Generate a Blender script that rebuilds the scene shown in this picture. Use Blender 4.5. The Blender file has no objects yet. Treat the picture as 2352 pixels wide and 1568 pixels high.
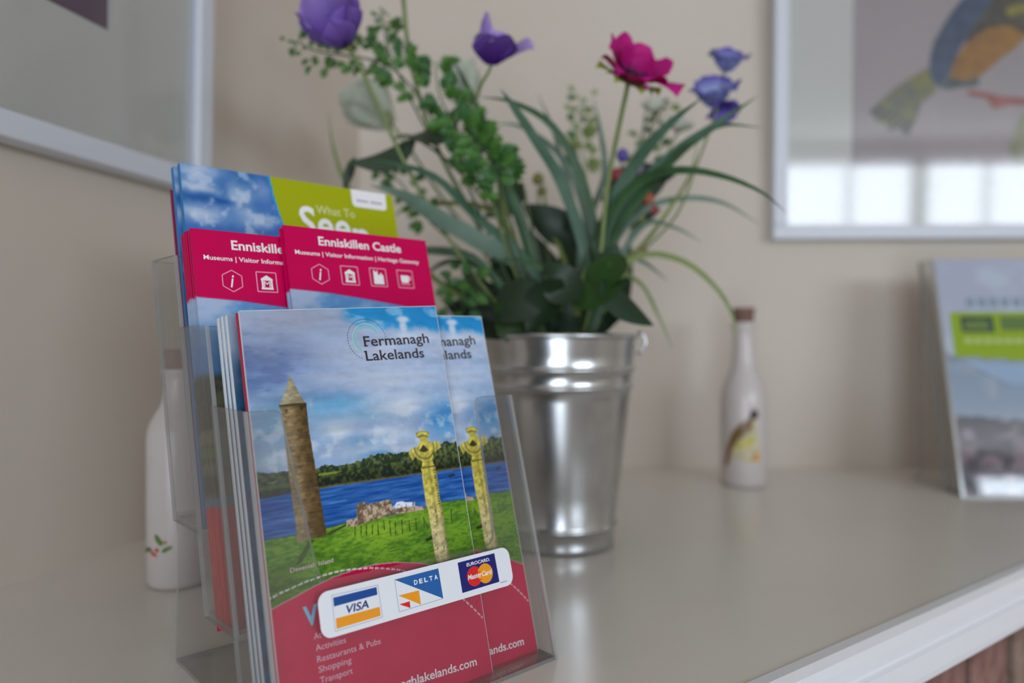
import bpy, math, random
import numpy as np
from mathutils import Vector, Matrix, Quaternion

# ------------------------------------------------------------------ camera, light, exposure
scene = bpy.context.scene
C = scene.collection
SH = 1.20                      # height of the mantel shelf top above the floor
EYE = 0.1815                   # camera height above the shelf
FPX, CX, CY = 1690.0, 1176.0, 784.0
cam = bpy.data.cameras.new('camera')
camo = bpy.data.objects.new('camera', cam); C.objects.link(camo)
camo.location = (0, 0, SH + EYE); camo.rotation_euler = (math.radians(90), 0, 0)
cam.sensor_width = 36.0; cam.lens = 36.0 * FPX / 2352.0
cam.clip_start = 0.01; cam.clip_end = 50
cam.dof.use_dof = True; cam.dof.focus_distance = 0.388; cam.dof.aperture_fstop = 3.3
scene.camera = camo
scene.view_settings.view_transform = 'Standard'
scene.view_settings.look = 'None'
scene.view_settings.gamma = 1.0
scene.view_settings.use_curve_mapping = False
scene.view_settings.exposure = 0.26
scene.cycles.max_bounces = 10
scene.cycles.diffuse_bounces = 5
scene.cycles.glossy_bounces = 5
scene.cycles.transparent_max_bounces = 40
scene.cycles.caustics_reflective = False
scene.cycles.caustics_refractive = False
scene.cycles.sample_clamp_indirect = 4.0
world = bpy.data.worlds.new('world'); scene.world = world; world.use_nodes = True
world.node_tree.nodes['Background'].inputs[0].default_value = (0.75, 0.85, 1.0, 1)
world.node_tree.nodes['Background'].inputs[1].default_value = 0.6

def area_light(name, loc, rot, sx, sy, power, color):
    l = bpy.data.lights.new(name, 'AREA'); l.shape = 'RECTANGLE'; l.size = sx; l.size_y = sy
    l.energy = power; l.color = color
    o = bpy.data.objects.new(name, l); C.objects.link(o); o.location = loc; o.rotation_euler = rot
    return o
# daylight coming through the glazed door and the window in the wall behind the photographer
DAY = (0.79, 0.89, 1.0)
DOOR = (-1.26, 0.35, 0.12, 2.12)          # x0, x1, z0, z1 of the glazed door opening
WIN = (1.35, 3.45, 1.68, 2.40)            # the window
area_light('glazed_door_rear_offscreen', ((DOOR[0]+DOOR[1])/2, -3.02, (DOOR[2]+DOOR[3])/2), (math.radians(90), 0, 0), DOOR[1]-DOOR[0], DOOR[3]-DOOR[2], 44, DAY)
area_light('window_rear_offscreen', ((WIN[0]+WIN[1])/2, -3.02, (WIN[2]+WIN[3])/2), (math.radians(90), 0, 0), WIN[1]-WIN[0], WIN[3]-WIN[2], 58, DAY)

# ------------------------------------------------------------------ helpers
def lin(c):
    c = np.asarray(c, float) / 255.0
    return np.where(c <= 0.04045, c / 12.92, ((c + 0.055) / 1.055) ** 2.4)
def rgba(c): return tuple(lin(c)) + (1.0,)
def P(x, y, Y):
    """world point that stands at depth Y"""
    return Vector(((x - CX) / FPX * Y, Y, SH + EYE - (y - CY) / FPX * Y))

def mat(name, col, rough=0.5, metal=0.0, spec=0.5, noise=None, bump=0.0, bscale=200, sheen=0.0, trans=0.0):
    m = bpy.data.materials.new(name); m.use_nodes = True
    nt = m.node_tree; b = nt.nodes['Principled BSDF']
    b.inputs['Roughness'].default_value = rough; b.inputs['Metallic'].default_value = metal
    b.inputs['Specular IOR Level'].default_value = spec
    b.inputs['Base Color'].default_value = rgba(col)
    tc = nt.nodes.new('ShaderNodeTexCoord')
    if noise:
        c2, sc = noise
        n = nt.nodes.new('ShaderNodeTexNoise'); n.inputs['Scale'].default_value = sc; n.inputs['Detail'].default_value = 5
        nt.links.new(tc.outputs['Object'], n.inputs['Vector'])
        r = nt.nodes.new('ShaderNodeValToRGB')
        r.color_ramp.elements[0].position = 0.35; r.color_ramp.elements[1].position = 0.68
        r.color_ramp.elements[0].color = rgba(col); r.color_ramp.elements[1].color = rgba(c2)
        nt.links.new(n.outputs['Fac'], r.inputs['Fac']); nt.links.new(r.outputs['Color'], b.inputs['Base Color'])
    if bump:
        n = nt.nodes.new('ShaderNodeTexNoise'); n.inputs['Scale'].default_value = bscale; n.inputs['Detail'].default_value = 4
        nt.links.new(tc.outputs['Object'], n.inputs['Vector'])
        bp = nt.nodes.new('ShaderNodeBump'); bp.inputs['Strength'].default_value = bump; bp.inputs['Distance'].default_value = 0.002
        nt.links.new(n.outputs['Fac'], bp.inputs['Height']); nt.links.new(bp.outputs['Normal'], b.inputs['Normal'])
    if trans:                                                    # thin leaf or petal that lets light through
        t = nt.nodes.new('ShaderNodeBsdfTranslucent'); mx = nt.nodes.new('ShaderNodeMixShader'); mx.inputs[0].default_value = trans
        src = b.inputs['Base Color'].links
        if src: nt.links.new(src[0].from_socket, t.inputs['Color'])
        else: t.inputs['Color'].default_value = rgba(col)
        nt.links.new(b.outputs[0], mx.inputs[1]); nt.links.new(t.outputs[0], mx.inputs[2])
        nt.links.new(mx.outputs[0], nt.nodes['Material Output'].inputs['Surface'])
    return m

def print_mat(name, rough=0.3, attr='print', spec=0.5, trans=0.0):
    m = mat(name, (255, 255, 255), rough, spec=spec); nt = m.node_tree
    a = nt.nodes.new('ShaderNodeAttribute'); a.attribute_name = attr
    b = nt.nodes['Principled BSDF']
    nt.links.new(a.outputs['Color'], b.inputs['Base Color'])
    if trans:
        t = nt.nodes.new('ShaderNodeBsdfTranslucent'); mx = nt.nodes.new('ShaderNodeMixShader'); mx.inputs[0].default_value = trans
        nt.links.new(a.outputs['Color'], t.inputs['Color'])
        nt.links.new(b.outputs[0], mx.inputs[1]); nt.links.new(t.outputs[0], mx.inputs[2])
        nt.links.new(mx.outputs[0], nt.nodes['Material Output'].inputs['Surface'])
    return m

def clear_mat(name, tint, rough=0.02, base=0.045, haze=0.0, hazecol=(150, 150, 155)):
    """clear sheet: passes light straight through, mirrors more towards grazing angles"""
    m = bpy.data.materials.new(name); m.use_nodes = True; nt = m.node_tree; nt.nodes.clear()
    out = nt.nodes.new('ShaderNodeOutputMaterial'); geo = nt.nodes.new('ShaderNodeNewGeometry')
    dot = nt.nodes.new('ShaderNodeVectorMath'); dot.operation = 'DOT_PRODUCT'
    nt.links.new(geo.outputs['Normal'], dot.inputs[0]); nt.links.new(geo.outputs['Incoming'], dot.inputs[1])
    def mth(op, a, b=None):
        n = nt.nodes.new('ShaderNodeMath'); n.operation = op
        for i, v in enumerate((a, b)):
            if v is None: continue
            if isinstance(v, (int, float)): n.inputs[i].default_value = v
            else: nt.links.new(v, n.inputs[i])
        return n.outputs[0]
    c = mth('ABSOLUTE', dot.outputs['Value'])
    f = mth('ADD', mth('MULTIPLY', mth('POWER', mth('SUBTRACT', 1.0, c), 5.0), 1.0 - base), base)
    t = nt.nodes.new('ShaderNodeBsdfTransparent'); t.inputs[0].default_value = rgba(tint)
    g = nt.nodes.new('ShaderNodeBsdfGlossy'); g.inputs['Roughness'].default_value = rough
    mx = nt.nodes.new('ShaderNodeMixShader'); nt.links.new(f, mx.inputs[0])
    first = t.outputs[0]
    if haze:
        d = nt.nodes.new('ShaderNodeBsdfDiffuse'); d.inputs[0].default_value = rgba(hazecol)
        m2 = nt.nodes.new('ShaderNodeMixShader'); m2.inputs[0].default_value = haze
        nt.links.new(t.outputs[0], m2.inputs[1]); nt.links.new(d.outputs[0], m2.inputs[2]); first = m2.outputs[0]
    nt.links.new(first, mx.inputs[1]); nt.links.new(g.outputs[0], mx.inputs[2])
    nt.links.new(mx.outputs[0], out.inputs['Surface'])
    return m

class MB:
    """collects shapes, then links them as one mesh object"""
    def __init__(s): s.v = []; s.f = []; s.m = []; s.smooth = []
    def add(s, vs, fs, mi=0, sm=False):
        o = len(s.v); s.v += [tuple(q) for q in vs]
        for f in fs: s.f.append(tuple(i + o for i in f)); s.m.append(mi); s.smooth.append(sm)
    def box(s, a, b, mi=0, M=None):
        x0, y0, z0 = a; x1, y1, z1 = b
        vs = [(x0,y0,z0),(x1,y0,z0),(x1,y1,z0),(x0,y1,z0),(x0,y0,z1),(x1,y0,z1),(x1,y1,z1),(x0,y1,z1)]
        if M is not None: vs = [M @ Vector(q) for q in vs]
        s.add(vs, [(0,3,2,1),(4,5,6,7),(0,1,5,4),(1,2,6,5),(2,3,7,6),(3,0,4,7)], mi)
    def prism(s, poly, z0, z1, mi=0, M=None, side=None):
        n = len(poly)
        vs = [(x, y, z0) for x, y in poly] + [(x, y, z1) for x, y in poly]
        if M is not None: vs = [M @ Vector(q) for q in vs]
        s.add(vs, [tuple(range(n-1, -1, -1)), tuple(range(n, 2*n))], mi)
        o = len(s.v) - 2*n
        for i in range(n):
            j = (i+1) % n
            s.f.append((o+i, o+j, o+n+j, o+n+i)); s.m.append(mi if side is None else side); s.smooth.append(False)
    def flat(s, poly, z=0.0, mi=0):
        s.add([(x, y, z) for x, y in poly], [tuple(range(len(poly)))], mi)
    def lathe(s, prof, n=48, mi=0, c=(0, 0), sm=True):
        vs = []; fs = []
        for r, z in prof:
            for k in range(n):
                a = 2*math.pi*k/n; vs.append((c[0]+r*math.cos(a), c[1]+r*math.sin(a), z))
        for i in range(len(prof)-1):
            for k in range(n):
                fs.append((i*n+k, i*n+(k+1) % n, (i+1)*n+(k+1) % n, (i+1)*n+k))
        s.add(vs, fs, mi, sm)
    def tube(s, pts, rad, n=7, mi=0, cap=True):
        pts = [Vector(p) for p in pts]; vs = []; fs = []
        if not hasattr(rad, '__len__'): rad = [rad]*len(pts)
        up = Vector((0.3, 0.9, 0.2)).normalized()
        for i, p in enumerate(pts):
            t = (pts[min(i+1, len(pts)-1)] - pts[max(i-1, 0)]).normalized()
            a = t.cross(up)
            if a.length < 1e-4: a = t.cross(Vector((1, 0, 0)))
            a.normalize(); b = t.cross(a)
            for k in range(n):
                q = 2*math.pi*k/n; vs.append(p + (a*math.cos(q) + b*math.sin(q))*rad[i])
        for i in range(len(pts)-1):
            for k in range(n): fs.append((i*n+k, i*n+(k+1) % n, (i+1)*n+(k+1) % n, (i+1)*n+k))
        if cap: fs += [tuple(range(n-1, -1, -1)), tuple(range((len(pts)-1)*n, len(pts)*n))]
        s.add(vs, fs, mi, True)
    def build(s, name, mats, parent=None, M=None, bevel=0):
        me = bpy.data.meshes.new(name); me.from_pydata(s.v, [], s.f)
        for m in (mats if isinstance(mats, (list, tuple)) else [mats]): me.materials.append(m)
        me.polygons.foreach_set('material_index', s.m); me.polygons.foreach_set('use_smooth', s.smooth)
        me.update()
        o = bpy.data.objects.new(name, me); C.objects.link(o)
        if M is not None: o.matrix_world = M
        if parent is not None: o.parent = parent
        if bevel:
            b = o.modifiers.new('bevel', 'BEVEL'); b.width = bevel; b.segments = 2; b.limit_method = 'ANGLE'
        return o

def tag(o, label=None, cat=None, group=None, kind=None):
    if label: o['label'] = label
    if cat: o['category'] = cat
    if group: o['group'] = group
    if kind: o['kind'] = kind
    return o
def thing(name, label, cat, M=None, loc=None, group=None):
    o = bpy.data.objects.new(name, None); C.objects.link(o); o.empty_display_size = 0.02
    if M is not None: o.matrix_world = M
    if loc is not None: o.location = loc
    return tag(o, label, cat, group)
def child_copy(o, parent):
    c = o.copy(); C.objects.link(c); c.parent = parent
    for g in o.children: child_copy(g, c)
    return c

_tc = {}
def text_geo(txt, bold=0.0, shear=0.0):
    k = (txt, bold, shear)
    if k in _tc: return _tc[k]
    cu = bpy.data.curves.new('lettering', 'FONT'); cu.body = txt; cu.size = 1.0; cu.offset = bold; cu.shear = shear
    cu.resolution_u = 3; cu.fill_mode = 'FRONT'
    ob = bpy.data.objects.new('lettering', cu); C.objects.link(ob)
    dg = bpy.context.evaluated_depsgraph_get()
    me = bpy.data.meshes.new_from_object(ob.evaluated_get(dg))
    v = np.array([q.co[:2] for q in me.vertices]); f = [tuple(p.vertices) for p in me.polygons]
    bpy.data.objects.remove(ob); bpy.data.curves.remove(cu); bpy.data.meshes.remove(me)
    _tc[k] = (v, f); return v, f
def put_text(mb, txt, x0, y0, width, height=None, rot=0.0, z=0.0, mi=0, bold=0.0, shear=0.0, S=0.001):
    """baseline start (x0,y0) in mm, width and cap height in mm"""
    v, f = text_geo(txt, bold, shear)
    kx = width / (v[:, 0].max() - v[:, 0].min())
    ky = kx if height is None else height / v[:, 1].max()
    x = (v[:, 0] - v[:, 0].min()) * kx; y = v[:, 1] * ky
    c, s = math.cos(rot), math.sin(rot)
    mb.add([((x0 + a*c - b*s)*S, (y0 + a*s + b*c)*S, z) for a, b in zip(x, y)], f, mi)

# ------------------------------------------------------------------ numpy print painting
def vnoise(x, y, seed):
    xi = np.floor(x).astype(np.int64); yi = np.floor(y).astype(np.int64); fx = x - xi; fy = y - yi
    def h(a, b):
        n = (a*374761393 + b*668265263 + seed*982451653) & 0x7fffffff
        n = ((n ^ (n >> 13))*1274126177) & 0x7fffffff
        return ((n ^ (n >> 16)) & 0xffff) / 65535.0
    u = fx*fx*(3-2*fx); v = fy*fy*(3-2*fy)
    return (h(xi, yi)*(1-u) + h(xi+1, yi)*u)*(1-v) + (h(xi, yi+1)*(1-u) + h(xi+1, yi+1)*u)*v
def fbm(x, y, sc, seed=0, octv=5):
    r = 0; a = 0.5; s = 1.0 / sc
    for i in range(octv): r = r + a*vnoise(x*s + i*17.3, y*s + i*9.1, seed + i); a *= 0.5; s *= 2.03
    return r
def inpoly(x, y, poly):
    r = np.zeros(x.shape, bool); n = len(poly)
    for i in range(n):
        x0, y0 = poly[i]; x1, y1 = poly[(i+1) % n]
        if y0 == y1: continue
        c = ((y0 > y) != (y1 > y)) & (x < (x1-x0)*(y-y0)/(y1-y0) + x0); r ^= c
    return r
def soft(x, y, poly, e=0.13):
    return sum(inpoly(x+dx, y+dy, poly).astype(float) for dx in (-e, e) for dy in (-e, e)) / 4.0
def segd(x, y, p, q):
    px, py = p; qx, qy = q; dx, dy = qx-px, qy-py
    t = np.clip(((x-px)*dx + (y-py)*dy)/(dx*dx+dy*dy+1e-9), 0, 1)
    return np.hypot(x-px-t*dx, y-py-t*dy)
def mixc(c, col, m): return c*(1-m[:, None]) + np.asarray(col, float)*m[:, None] if np.ndim(col) == 1 else c*(1-m[:, None]) + col*m[:, None]
def splat(c, x, y, cx, cy, rx, ry, col, k=1.0, p=1.0):
    d = ((x-cx)/rx)**2 + ((y-cy)/ry)**2
    return mixc(c, col, k*np.exp(-d**p))
def sm(a, b, x): t = np.clip((x-a)/(b-a), 0, 1); return t*t*(3-2*t)

def painted_grid(name, corners, step, paint, material, parent, z=0.0, thick=None, attr='print', spine=None):
    """a sheet of fine cells whose printed colour is stored per vertex; corners BL, BR, TR, TL in mm"""
    bl, br, tr, tl = [np.array(q, float) for q in corners]
    nx = max(2, int(np.hypot(*(br-bl))/step)); ny = max(2, int(np.hypot(*(tl-bl))/step))
    U, V = np.meshgrid(np.linspace(0, 1, nx+1), np.linspace(0, 1, ny+1))
    U = U.ravel()[:, None]; V = V.ravel()[:, None]
    Q = (bl*(1-U) + br*U)*(1-V) + (tl*(1-U) + tr*U)*V
    col = lin(np.clip(paint(Q[:, 0], Q[:, 1]), 0, 255))
    vs = np.zeros((len(Q), 3)); vs[:, :2] = Q/1000.0; vs[:, 2] = z
    i = np.arange((nx+1)*(ny+1)).reshape(ny+1, nx+1)
    fs = np.stack([i[:-1, :-1], i[:-1, 1:], i[1:, 1:], i[1:, :-1]], -1).reshape(-1, 4)
    return raw_mesh(name, vs, fs, col, material, parent, attr)
def raw_mesh(name, vs, fs, col, material, parent, attr='print', smooth=False):
    me = bpy.data.meshes.new(name)
    me.vertices.add(len(vs)); me.vertices.foreach_set('co', np.asarray(vs, np.float32).ravel())
    fs = np.asarray(fs, np.int32); k = fs.shape[1]
    me.loops.add(fs.size); me.loops.foreach_set('vertex_index', fs.ravel())
    me.polygons.add(len(fs)); me.polygons.foreach_set('loop_start', np.arange(0, fs.size, k, dtype=np.int32))
    me.polygons.foreach_set('use_smooth', np.full(len(fs), smooth))
    me.update(calc_edges=True); me.validate()
    a = me.attributes.new(attr, 'FLOAT_COLOR', 'POINT')
    c4 = np.ones((len(vs), 4), np.float32); c4[:, :3] = col; a.data.foreach_set('color', c4.ravel())
    me.materials.append(material)
    o = bpy.data.objects.new(name, me); C.objects.link(o)
    if parent is not None: o.parent = parent
    return o

# ------------------------------------------------------------------ materials
M_wall = mat('wall_paint', (211, 200, 188), 0.75, spec=0.25, noise=((207, 195, 182), 3.0), bump=0.04, bscale=260)
M_ceil = mat('ceiling_paint', (225, 222, 216), 0.9, spec=0.2)
M_floor = mat('floor_carpet', (168, 160, 152), 0.95, spec=0.1, noise=((156, 148, 140), 60.0))
M_shelf = mat('shelf_cream_paint', (228, 223, 215), 0.22, spec=0.5, noise=((224, 218, 209), 5.0), bump=0.03, bscale=90)
M_white = mat('white_gloss_paint', (232, 232, 236), 0.32, spec=0.5)
M_frame = mat('white_picture_frame', (214, 217, 226), 0.4)
M_mount = mat('picture_mount', (214, 213, 208), 0.9, spec=0.2)
M_artpale = mat('picture_paper', (178, 168, 170), 0.9, spec=0.2, noise=((170, 162, 164), 6.0))
M_artdark = mat('picture_paper_plum', (116, 96, 112), 0.9, spec=0.2, noise=((108, 90, 104), 6.0))
M_glass = clear_mat('picture_glass', (250, 250, 250), 0.06, base=0.034)
M_acr = clear_mat('clear_acrylic', (249, 249, 249), 0.03, base=0.042, haze=0.020, hazecol=(212, 209, 205))
M_acre = clear_mat('acrylic_edge', (212, 212, 212), 0.12, base=0.12, haze=0.38, hazecol=(204, 203, 202))
M_steel = mat('galvanised_steel', (196, 198, 200), 0.24, metal=1.0, noise=((206, 208, 210), 40.0))
M_page = mat('page_edges', (226, 228, 232), 0.7, spec=0.2)
M_pagegrey = mat('page_edges_grey', (190, 196, 204), 0.7, spec=0.2)
M_print = print_mat('printed_cover', 0.42, spec=0.14)
M_bottleprint = print_mat('bottle_transfer', 0.3)
M_txtdark = mat('ink_dark', (52, 46, 58), 0.4)
M_txtwhite = mat('ink_white', (246, 244, 246), 0.4)
M_txtpink = mat('ink_pale_pink', (236, 196, 214), 0.4)
M_txtpale = mat('ink_pale_lime', (226, 230, 176), 0.4)
M_txtblue = mat('ink_light_blue', (120, 205, 235), 0.4)
M_txtaqua = mat('ink_aqua', (120, 208, 216), 0.4)
M_brick = mat('brick_face', (150, 116, 108), 0.9, spec=0.1, noise=((118, 86, 80), 45.0), bump=0.5, bscale=120)
M_brick2 = mat('brick_face_grey', (150, 128, 116), 0.9, spec=0.1, noise=((122, 98, 88), 45.0), bump=0.5, bscale=120)
M_mortar = mat('mortar', (146, 134, 122), 0.95, spec=0.05)

# ------------------------------------------------------------------ the room
COR = Vector((-0.224, 1.078)); LD = Vector((0.2766, 0.9610)); LN = Vector((0.9610, -0.2766))
def wall_seg(name, p0, p1, z0, z1, t, m, outward):
    """upright slab from p0 to p1, thickness t to the outward side"""
    mb = MB(); p0, p1, o = Vector(p0), Vector(p1), Vector(outward)*t
    mb.prism([(p0.x, p0.y), (p1.x, p1.y), (p1.x+o.x, p1.y+o.y), (p0.x+o.x, p0.y+o.y)], z0, z1)
    return tag(mb.build(name, m), kind='structure')
BACK = Vector((0.9997, -0.0244))                                    # direction of the back wall
bend = COR + BACK*4.24
LEFT_END = COR - LD*4.36
wall_seg('wall_left', LEFT_END, COR + LD*0.03, 0, 2.5, 0.08, M_wall, -LN)
wall_seg('wall_back', COR - BACK*0.08, bend, 0, 2.5, 0.08, M_wall, (0.0244, 0.9997))
wall_seg('wall_right', (4.0, -3.1), (4.0, 1.06), 0, 2.5, 0.08, M_wall, (1, 0))
mb = MB(); mb.box((-1.75, -3.2, -0.05), (4.08, 1.2, 0.0)); tag(mb.build('floor', M_floor), kind='structure')
mb = MB(); mb.box((-1.75, -3.2, 2.5), (4.08, 1.2, 2.55)); tag(mb.build('ceiling', M_ceil), kind='structure')
mb = MB()
xs = [-1.75, DOOR[0], DOOR[1], WIN[0], WIN[1], 4.08]
for i in range(5):
    a, b = xs[i], xs[i+1]
    if i == 1: mb.box((a, -3.08, 0), (b, -3.0, DOOR[2])); mb.box((a, -3.08, DOOR[3]), (b, -3.0, 2.5))
    elif i == 3: mb.box((a, -3.08, 0), (b, -3.0, WIN[2])); mb.box((a, -3.08, WIN[3]), (b, -3.0, 2.5))
    else: mb.box((a, -3.08, 0), (b, -3.0, 2.5))
tag(mb.build('wall_rear', M_wall), kind='structure')
def window(name, x0, x1, z0, z1, bars, rails):
    mb = MB(); t = 0.05
    mb.box((x0, -3.0, z0), (x0+t, -2.96, z1)); mb.box((x1-t, -3.0, z0), (x1, -2.96, z1))
    mb.box((x0, -3.0, z0), (x1, -2.96, z0+t)); mb.box((x0, -3.0, z1-t), (x1, -2.96, z1))
    for x, w in bars: mb.box((x-w/2, -3.0, z0), (x+w/2, -2.965, z1))
    for z in rails: mb.box((x0, -3.0, z-0.012), (x1, -2.97, z+0.012))
    return tag(mb.build(name, M_white), kind='structure')
window('door_1', *DOOR, [((DOOR[0]+DOOR[1])/2, 0.03)], [0.85])
window('window_1', *WIN, [(WIN[0]+0.72, 0.025), (WIN[0]+1.18, 0.10), (WIN[0]+1.62, 0.025)], [])

# chimney breast of upright bricks below the shelf
FD = Vector((0.8109, 0.5850)); FO = Vector((0.5850, -0.8109))        # along the shelf front, outwards
F0 = Vector((0.1236, 0.3913))
def fr(t, o): return F0 + FD*t + FO*o
rotF = math.atan2(FD.y, FD.x)
a, b = fr(-0.78, -0.045), fr(1.12, -0.045)
mb = MB(); mb.prism([(a.x, a.y), (b.x, b.y), (b.x-FO.x*0.03, b.y-FO.y*0.03), (a.x-FO.x*0.03, a.y-FO.y*0.03)], 0, SH-0.04)
breast = tag(mb.build('wall_chimney', M_mortar), kind='structure')
mb = MB(); mb.box((0, 0, 0), (0.065, 0.045, 0.212))
b0 = mb.build('brick', M_brick, breast, bevel=0.003)
mb = MB(); mb.box((0, 0, 0), (0.065, 0.045, 0.212))
b1 = mb.build('brick', M_brick2, breast, bevel=0.003)
rng = random.Random(4)
first = {0: True, 1: True}
for row in range(2):
    for k in range(24):
        q = fr(-0.75 + k*0.0755, -0.012 + rng.uniform(-0.002, 0.002))
        w = 0 if (k*7+row*3) % 3 else 1
        o = (b0, b1)[w]
        if not first[w]: o = o.copy(); C.objects.link(o)
        first[w] = False
        o.location = (q.x, q.y, SH - 0.043 - 0.212 - row*0.222); o.rotation_euler = (0, 0, rotF)

# ------------------------------------------------------------------ mantel shelf
shelf = thing('mantel_shelf', 'cream painted corner mantel shelf with white moulded front edge', 'shelf', loc=(0.2, 0.6, SH-0.04))
back_r = Vector((1.02, COR.y + (1.02-COR.x)*BACK.y/BACK.x))
tl = Vector((-0.545, -0.07))
tr_t = 1.14
fl = fr(-0.82, 0.0); fr_ = fr(tr_t, 0.0)
li = COR - LD*1.16
poly = [(li.x, li.y), (fl.x, fl.y), (fr_.x, fr_.y), (back_r.x+0.02, fr_.y+0.02 if False else back_r.y), (COR.x, COR.y)]
Ms = Matrix.Translation((-0.2, -0.6, 0))
mb = MB(); mb.prism([(x-0.2, y-0.6) for x, y in poly], 0.0, 0.04)
mb.build('shelf_board', M_shelf, shelf)
prof = [(0.0, 0.0395), (0.0015, 0.0408), (0.008, 0.0405), (0.0125, 0.0375), (0.0150, 0.0330), (0.0150, 0.0255), (0.0128, 0.0238), (0.0128, 0.0215),
        (0.0155, 0.0198), (0.0160, 0.0060), (0.0150, 0.0010), (0.0130, 0.0), (0.0, 0.0)]
mb = MB(); vs = []
for t in (-0.82, tr_t):
    for o, z in prof:
        q = fr(t, o); vs.append((q.x-0.2, q.y-0.6, z))
n = len(prof)
mb.add(vs, [(i, (i+1) % n, n+(i+1) % n, n+i) for i in range(n)] + [tuple(range(n)), tuple(range(2*n-1, n-1, -1))])
mb.build('edge_moulding', M_white, shelf)

# ------------------------------------------------------------------ framed pictures
def picture(name, label, M, w, h, art, artmat, mount=0.09, fw=0.02, depth=0.022):
    """local x right, y up, z out of the wall"""
    t = thing(name, label, 'picture', M=M)
    for nm, (x0, y0, x1, y1) in {'b': (0, 0, w, fw), 't': (0, h-fw, w, h), 'l': (0, fw, fw, h-fw), 'r': (w-fw, fw, w, h-fw)}.items():
        mb = MB(); mb.box((x0, y0, 0), (x1, y1, depth)); mb.build('frame_rail', M_frame, t, bevel=0.002)
    mb = MB(); m = mount
    x0, y0, x1, y1 = fw, fw, w-fw, h-fw
    i0, j0, i1, j1 = art
    for r in ((x0, y0, x1, j0), (x0, j1, x1, y1), (x0, j0, i0, j1), (i1, j0, x1, j1)): mb.box((r[0], r[1], 0.004), (r[2], r[3], 0.008))
    mb.build('mount', M_mount, t)
    mb = MB(); mb.box((fw, fw, 0.001), (w-fw, h-fw, 0.004)); a = mb.build('print', artmat, t)
    mb = MB(); mb.box((fw, fw, 0.0125), (w-fw, h-fw, 0.0145)); mb.build('glass', M_glass, t)
    return t
# bird picture on the back wall, leaning a little forward at the top
nb = Vector((-0.0244, -0.9997, 0)); xb = Vector((0.9997, -0.0244, 0))
tilt = math.radians(1.6)
def wall_matrix(o, x, nrm, tilt):
    up = Vector((0, 0, 1)); y = (up*math.cos(tilt) + nrm*math.sin(tilt)); z = x.cross(y)
    return Matrix(((x.x, y.x, z.x, o.x), (x.y, y.y, z.y, o.y), (x.z, y.z, z.z, o.z), (0, 0, 0, 1)))
xw = 0.3705; yw = COR.y + (xw-COR.x)*BACK.y/BACK.x
Mr = wall_matrix(Vector((xw, yw, SH+EYE+0.1455)) + nb*0.001, xb, nb, tilt)
ART_R = (0.1135, 0.104, 0.50, 0.52)
pic = picture('framed_bird_picture', 'white framed bird print hung on the back wall above the shelf', Mr, 0.61, 0.62, ART_R, M_artpale)
Mi = Mr.inverted()
def onpic(x, y, dz=0.0045):
    d = Vector(((x-CX)/FPX, 1, -(y-CY)/FPX)); o = Vector((0, 0, SH+EYE))
    ol = Mi @ o; dl = Mi.to_3x3() @ d; t = (dz-ol.z)/dl.z
    q = ol + dl*t; return q.x, q.y
def crop(ox, oy, sc, pts): return [(ox+x/sc, oy+y/sc) for x, y in pts]
birdparts = [
 ('tail_feathers', (146, 144, 98), (120, 120, 124), [(690,690),(860,540),(1050,420),(1110,470),(1110,570),(1020,640),(975,780),(930,845),(880,800),(820,815),(790,770),(740,760)]),
 ('wing', (98, 110, 132), (82, 92, 112), [(1065,430),(1075,330),(1100,250),(1200,80),(1290,-30),(1480,-60),(1440,30),(1330,190),(1240,340),(1190,470),(1130,545),(1085,500)]),
 ('back_feathers', (108, 104, 92), (84, 84, 84), [(1480,-60),(1760,-80),(1760,260),(1655,210),(1560,160),(1430,175),(1290,270),(1330,180),(1440,30)]),
 ('belly', (172, 130, 80), (152, 114, 78), [(1185,480),(1230,360),(1300,265),(1430,172),(1560,158),(1680,215),(1600,300),(1500,375),(1390,470),(1290,505)]),
 ('wing_bar', (168, 158, 92), (140, 134, 84), [(1540,60),(1600,30),(1760,10),(1760,60),(1640,80),(1560,110)]),
 ('under_tail', (112, 124, 128), (96, 104, 104), [(1130,545),(1190,478),(1290,503),(1380,470),(1370,535),(1250,545),(1180,560)]),
 ('leg', (176, 108, 104), (150, 92, 88), [(1300,560),(1400,570),(1520,598),(1760,615),(1760,655),(1560,650),(1470,680),(1420,612),(1310,592)]),
]
for i, (nm, c1, c2, pts) in enumerate(birdparts):
    mb = MB(); mb.flat([onpic(*q) for q in crop(1740, 0, 2.704, pts)], 0.0042 + 0.00008*i)
    mb.build(nm, mat('bird_'+nm, c1, 0.9, spec=0.2, noise=(c2, 55.0)), pic)
mb = MB()
for k in range(6):
    x0, y0 = 705+k*38, 700+k*22
    mb.flat([onpic(*q, 0.005) for q in crop(1740, 0, 2.704, [(x0, y0), (x0+60, y0-62), (x0+72, y0-52), (x0+16, y0+14)])], 0.0049)
mb.build('tail_stripes', mat('bird_stripes', (86, 84, 108), 0.9), pic)
mb = MB(); mb.flat([onpic(*q) for q in [(2325, 400), (2318, 330), (2340, 270), (2400, 200), (2400, 400)]], 0.0042)
mb.build('foliage', mat('bird_foliage', (146, 148, 118), 0.9, noise=((168, 164, 150), 40.0)), pic)
# picture on the left wall
sR = 0.141
def lw(s, off=0.0): q = Vector((-0.36, 0.605)) + LD*s + LN*off; return q
W2 = 0.61
o2 = lw(sR - W2, 0.001)
Ml = wall_matrix(Vector((o2.x, o2.y, SH+EYE+0.146)), Vector((LD.x, LD.y, 0)), Vector((LN.x, LN.y, 0)), math.radians(1.0))
picture('framed_plum_picture', 'white framed print with plum coloured paper hung on the left wall', Ml, W2, 0.62, (0.11, 0.118, W2-0.114, 0.52), M_artdark)

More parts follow.
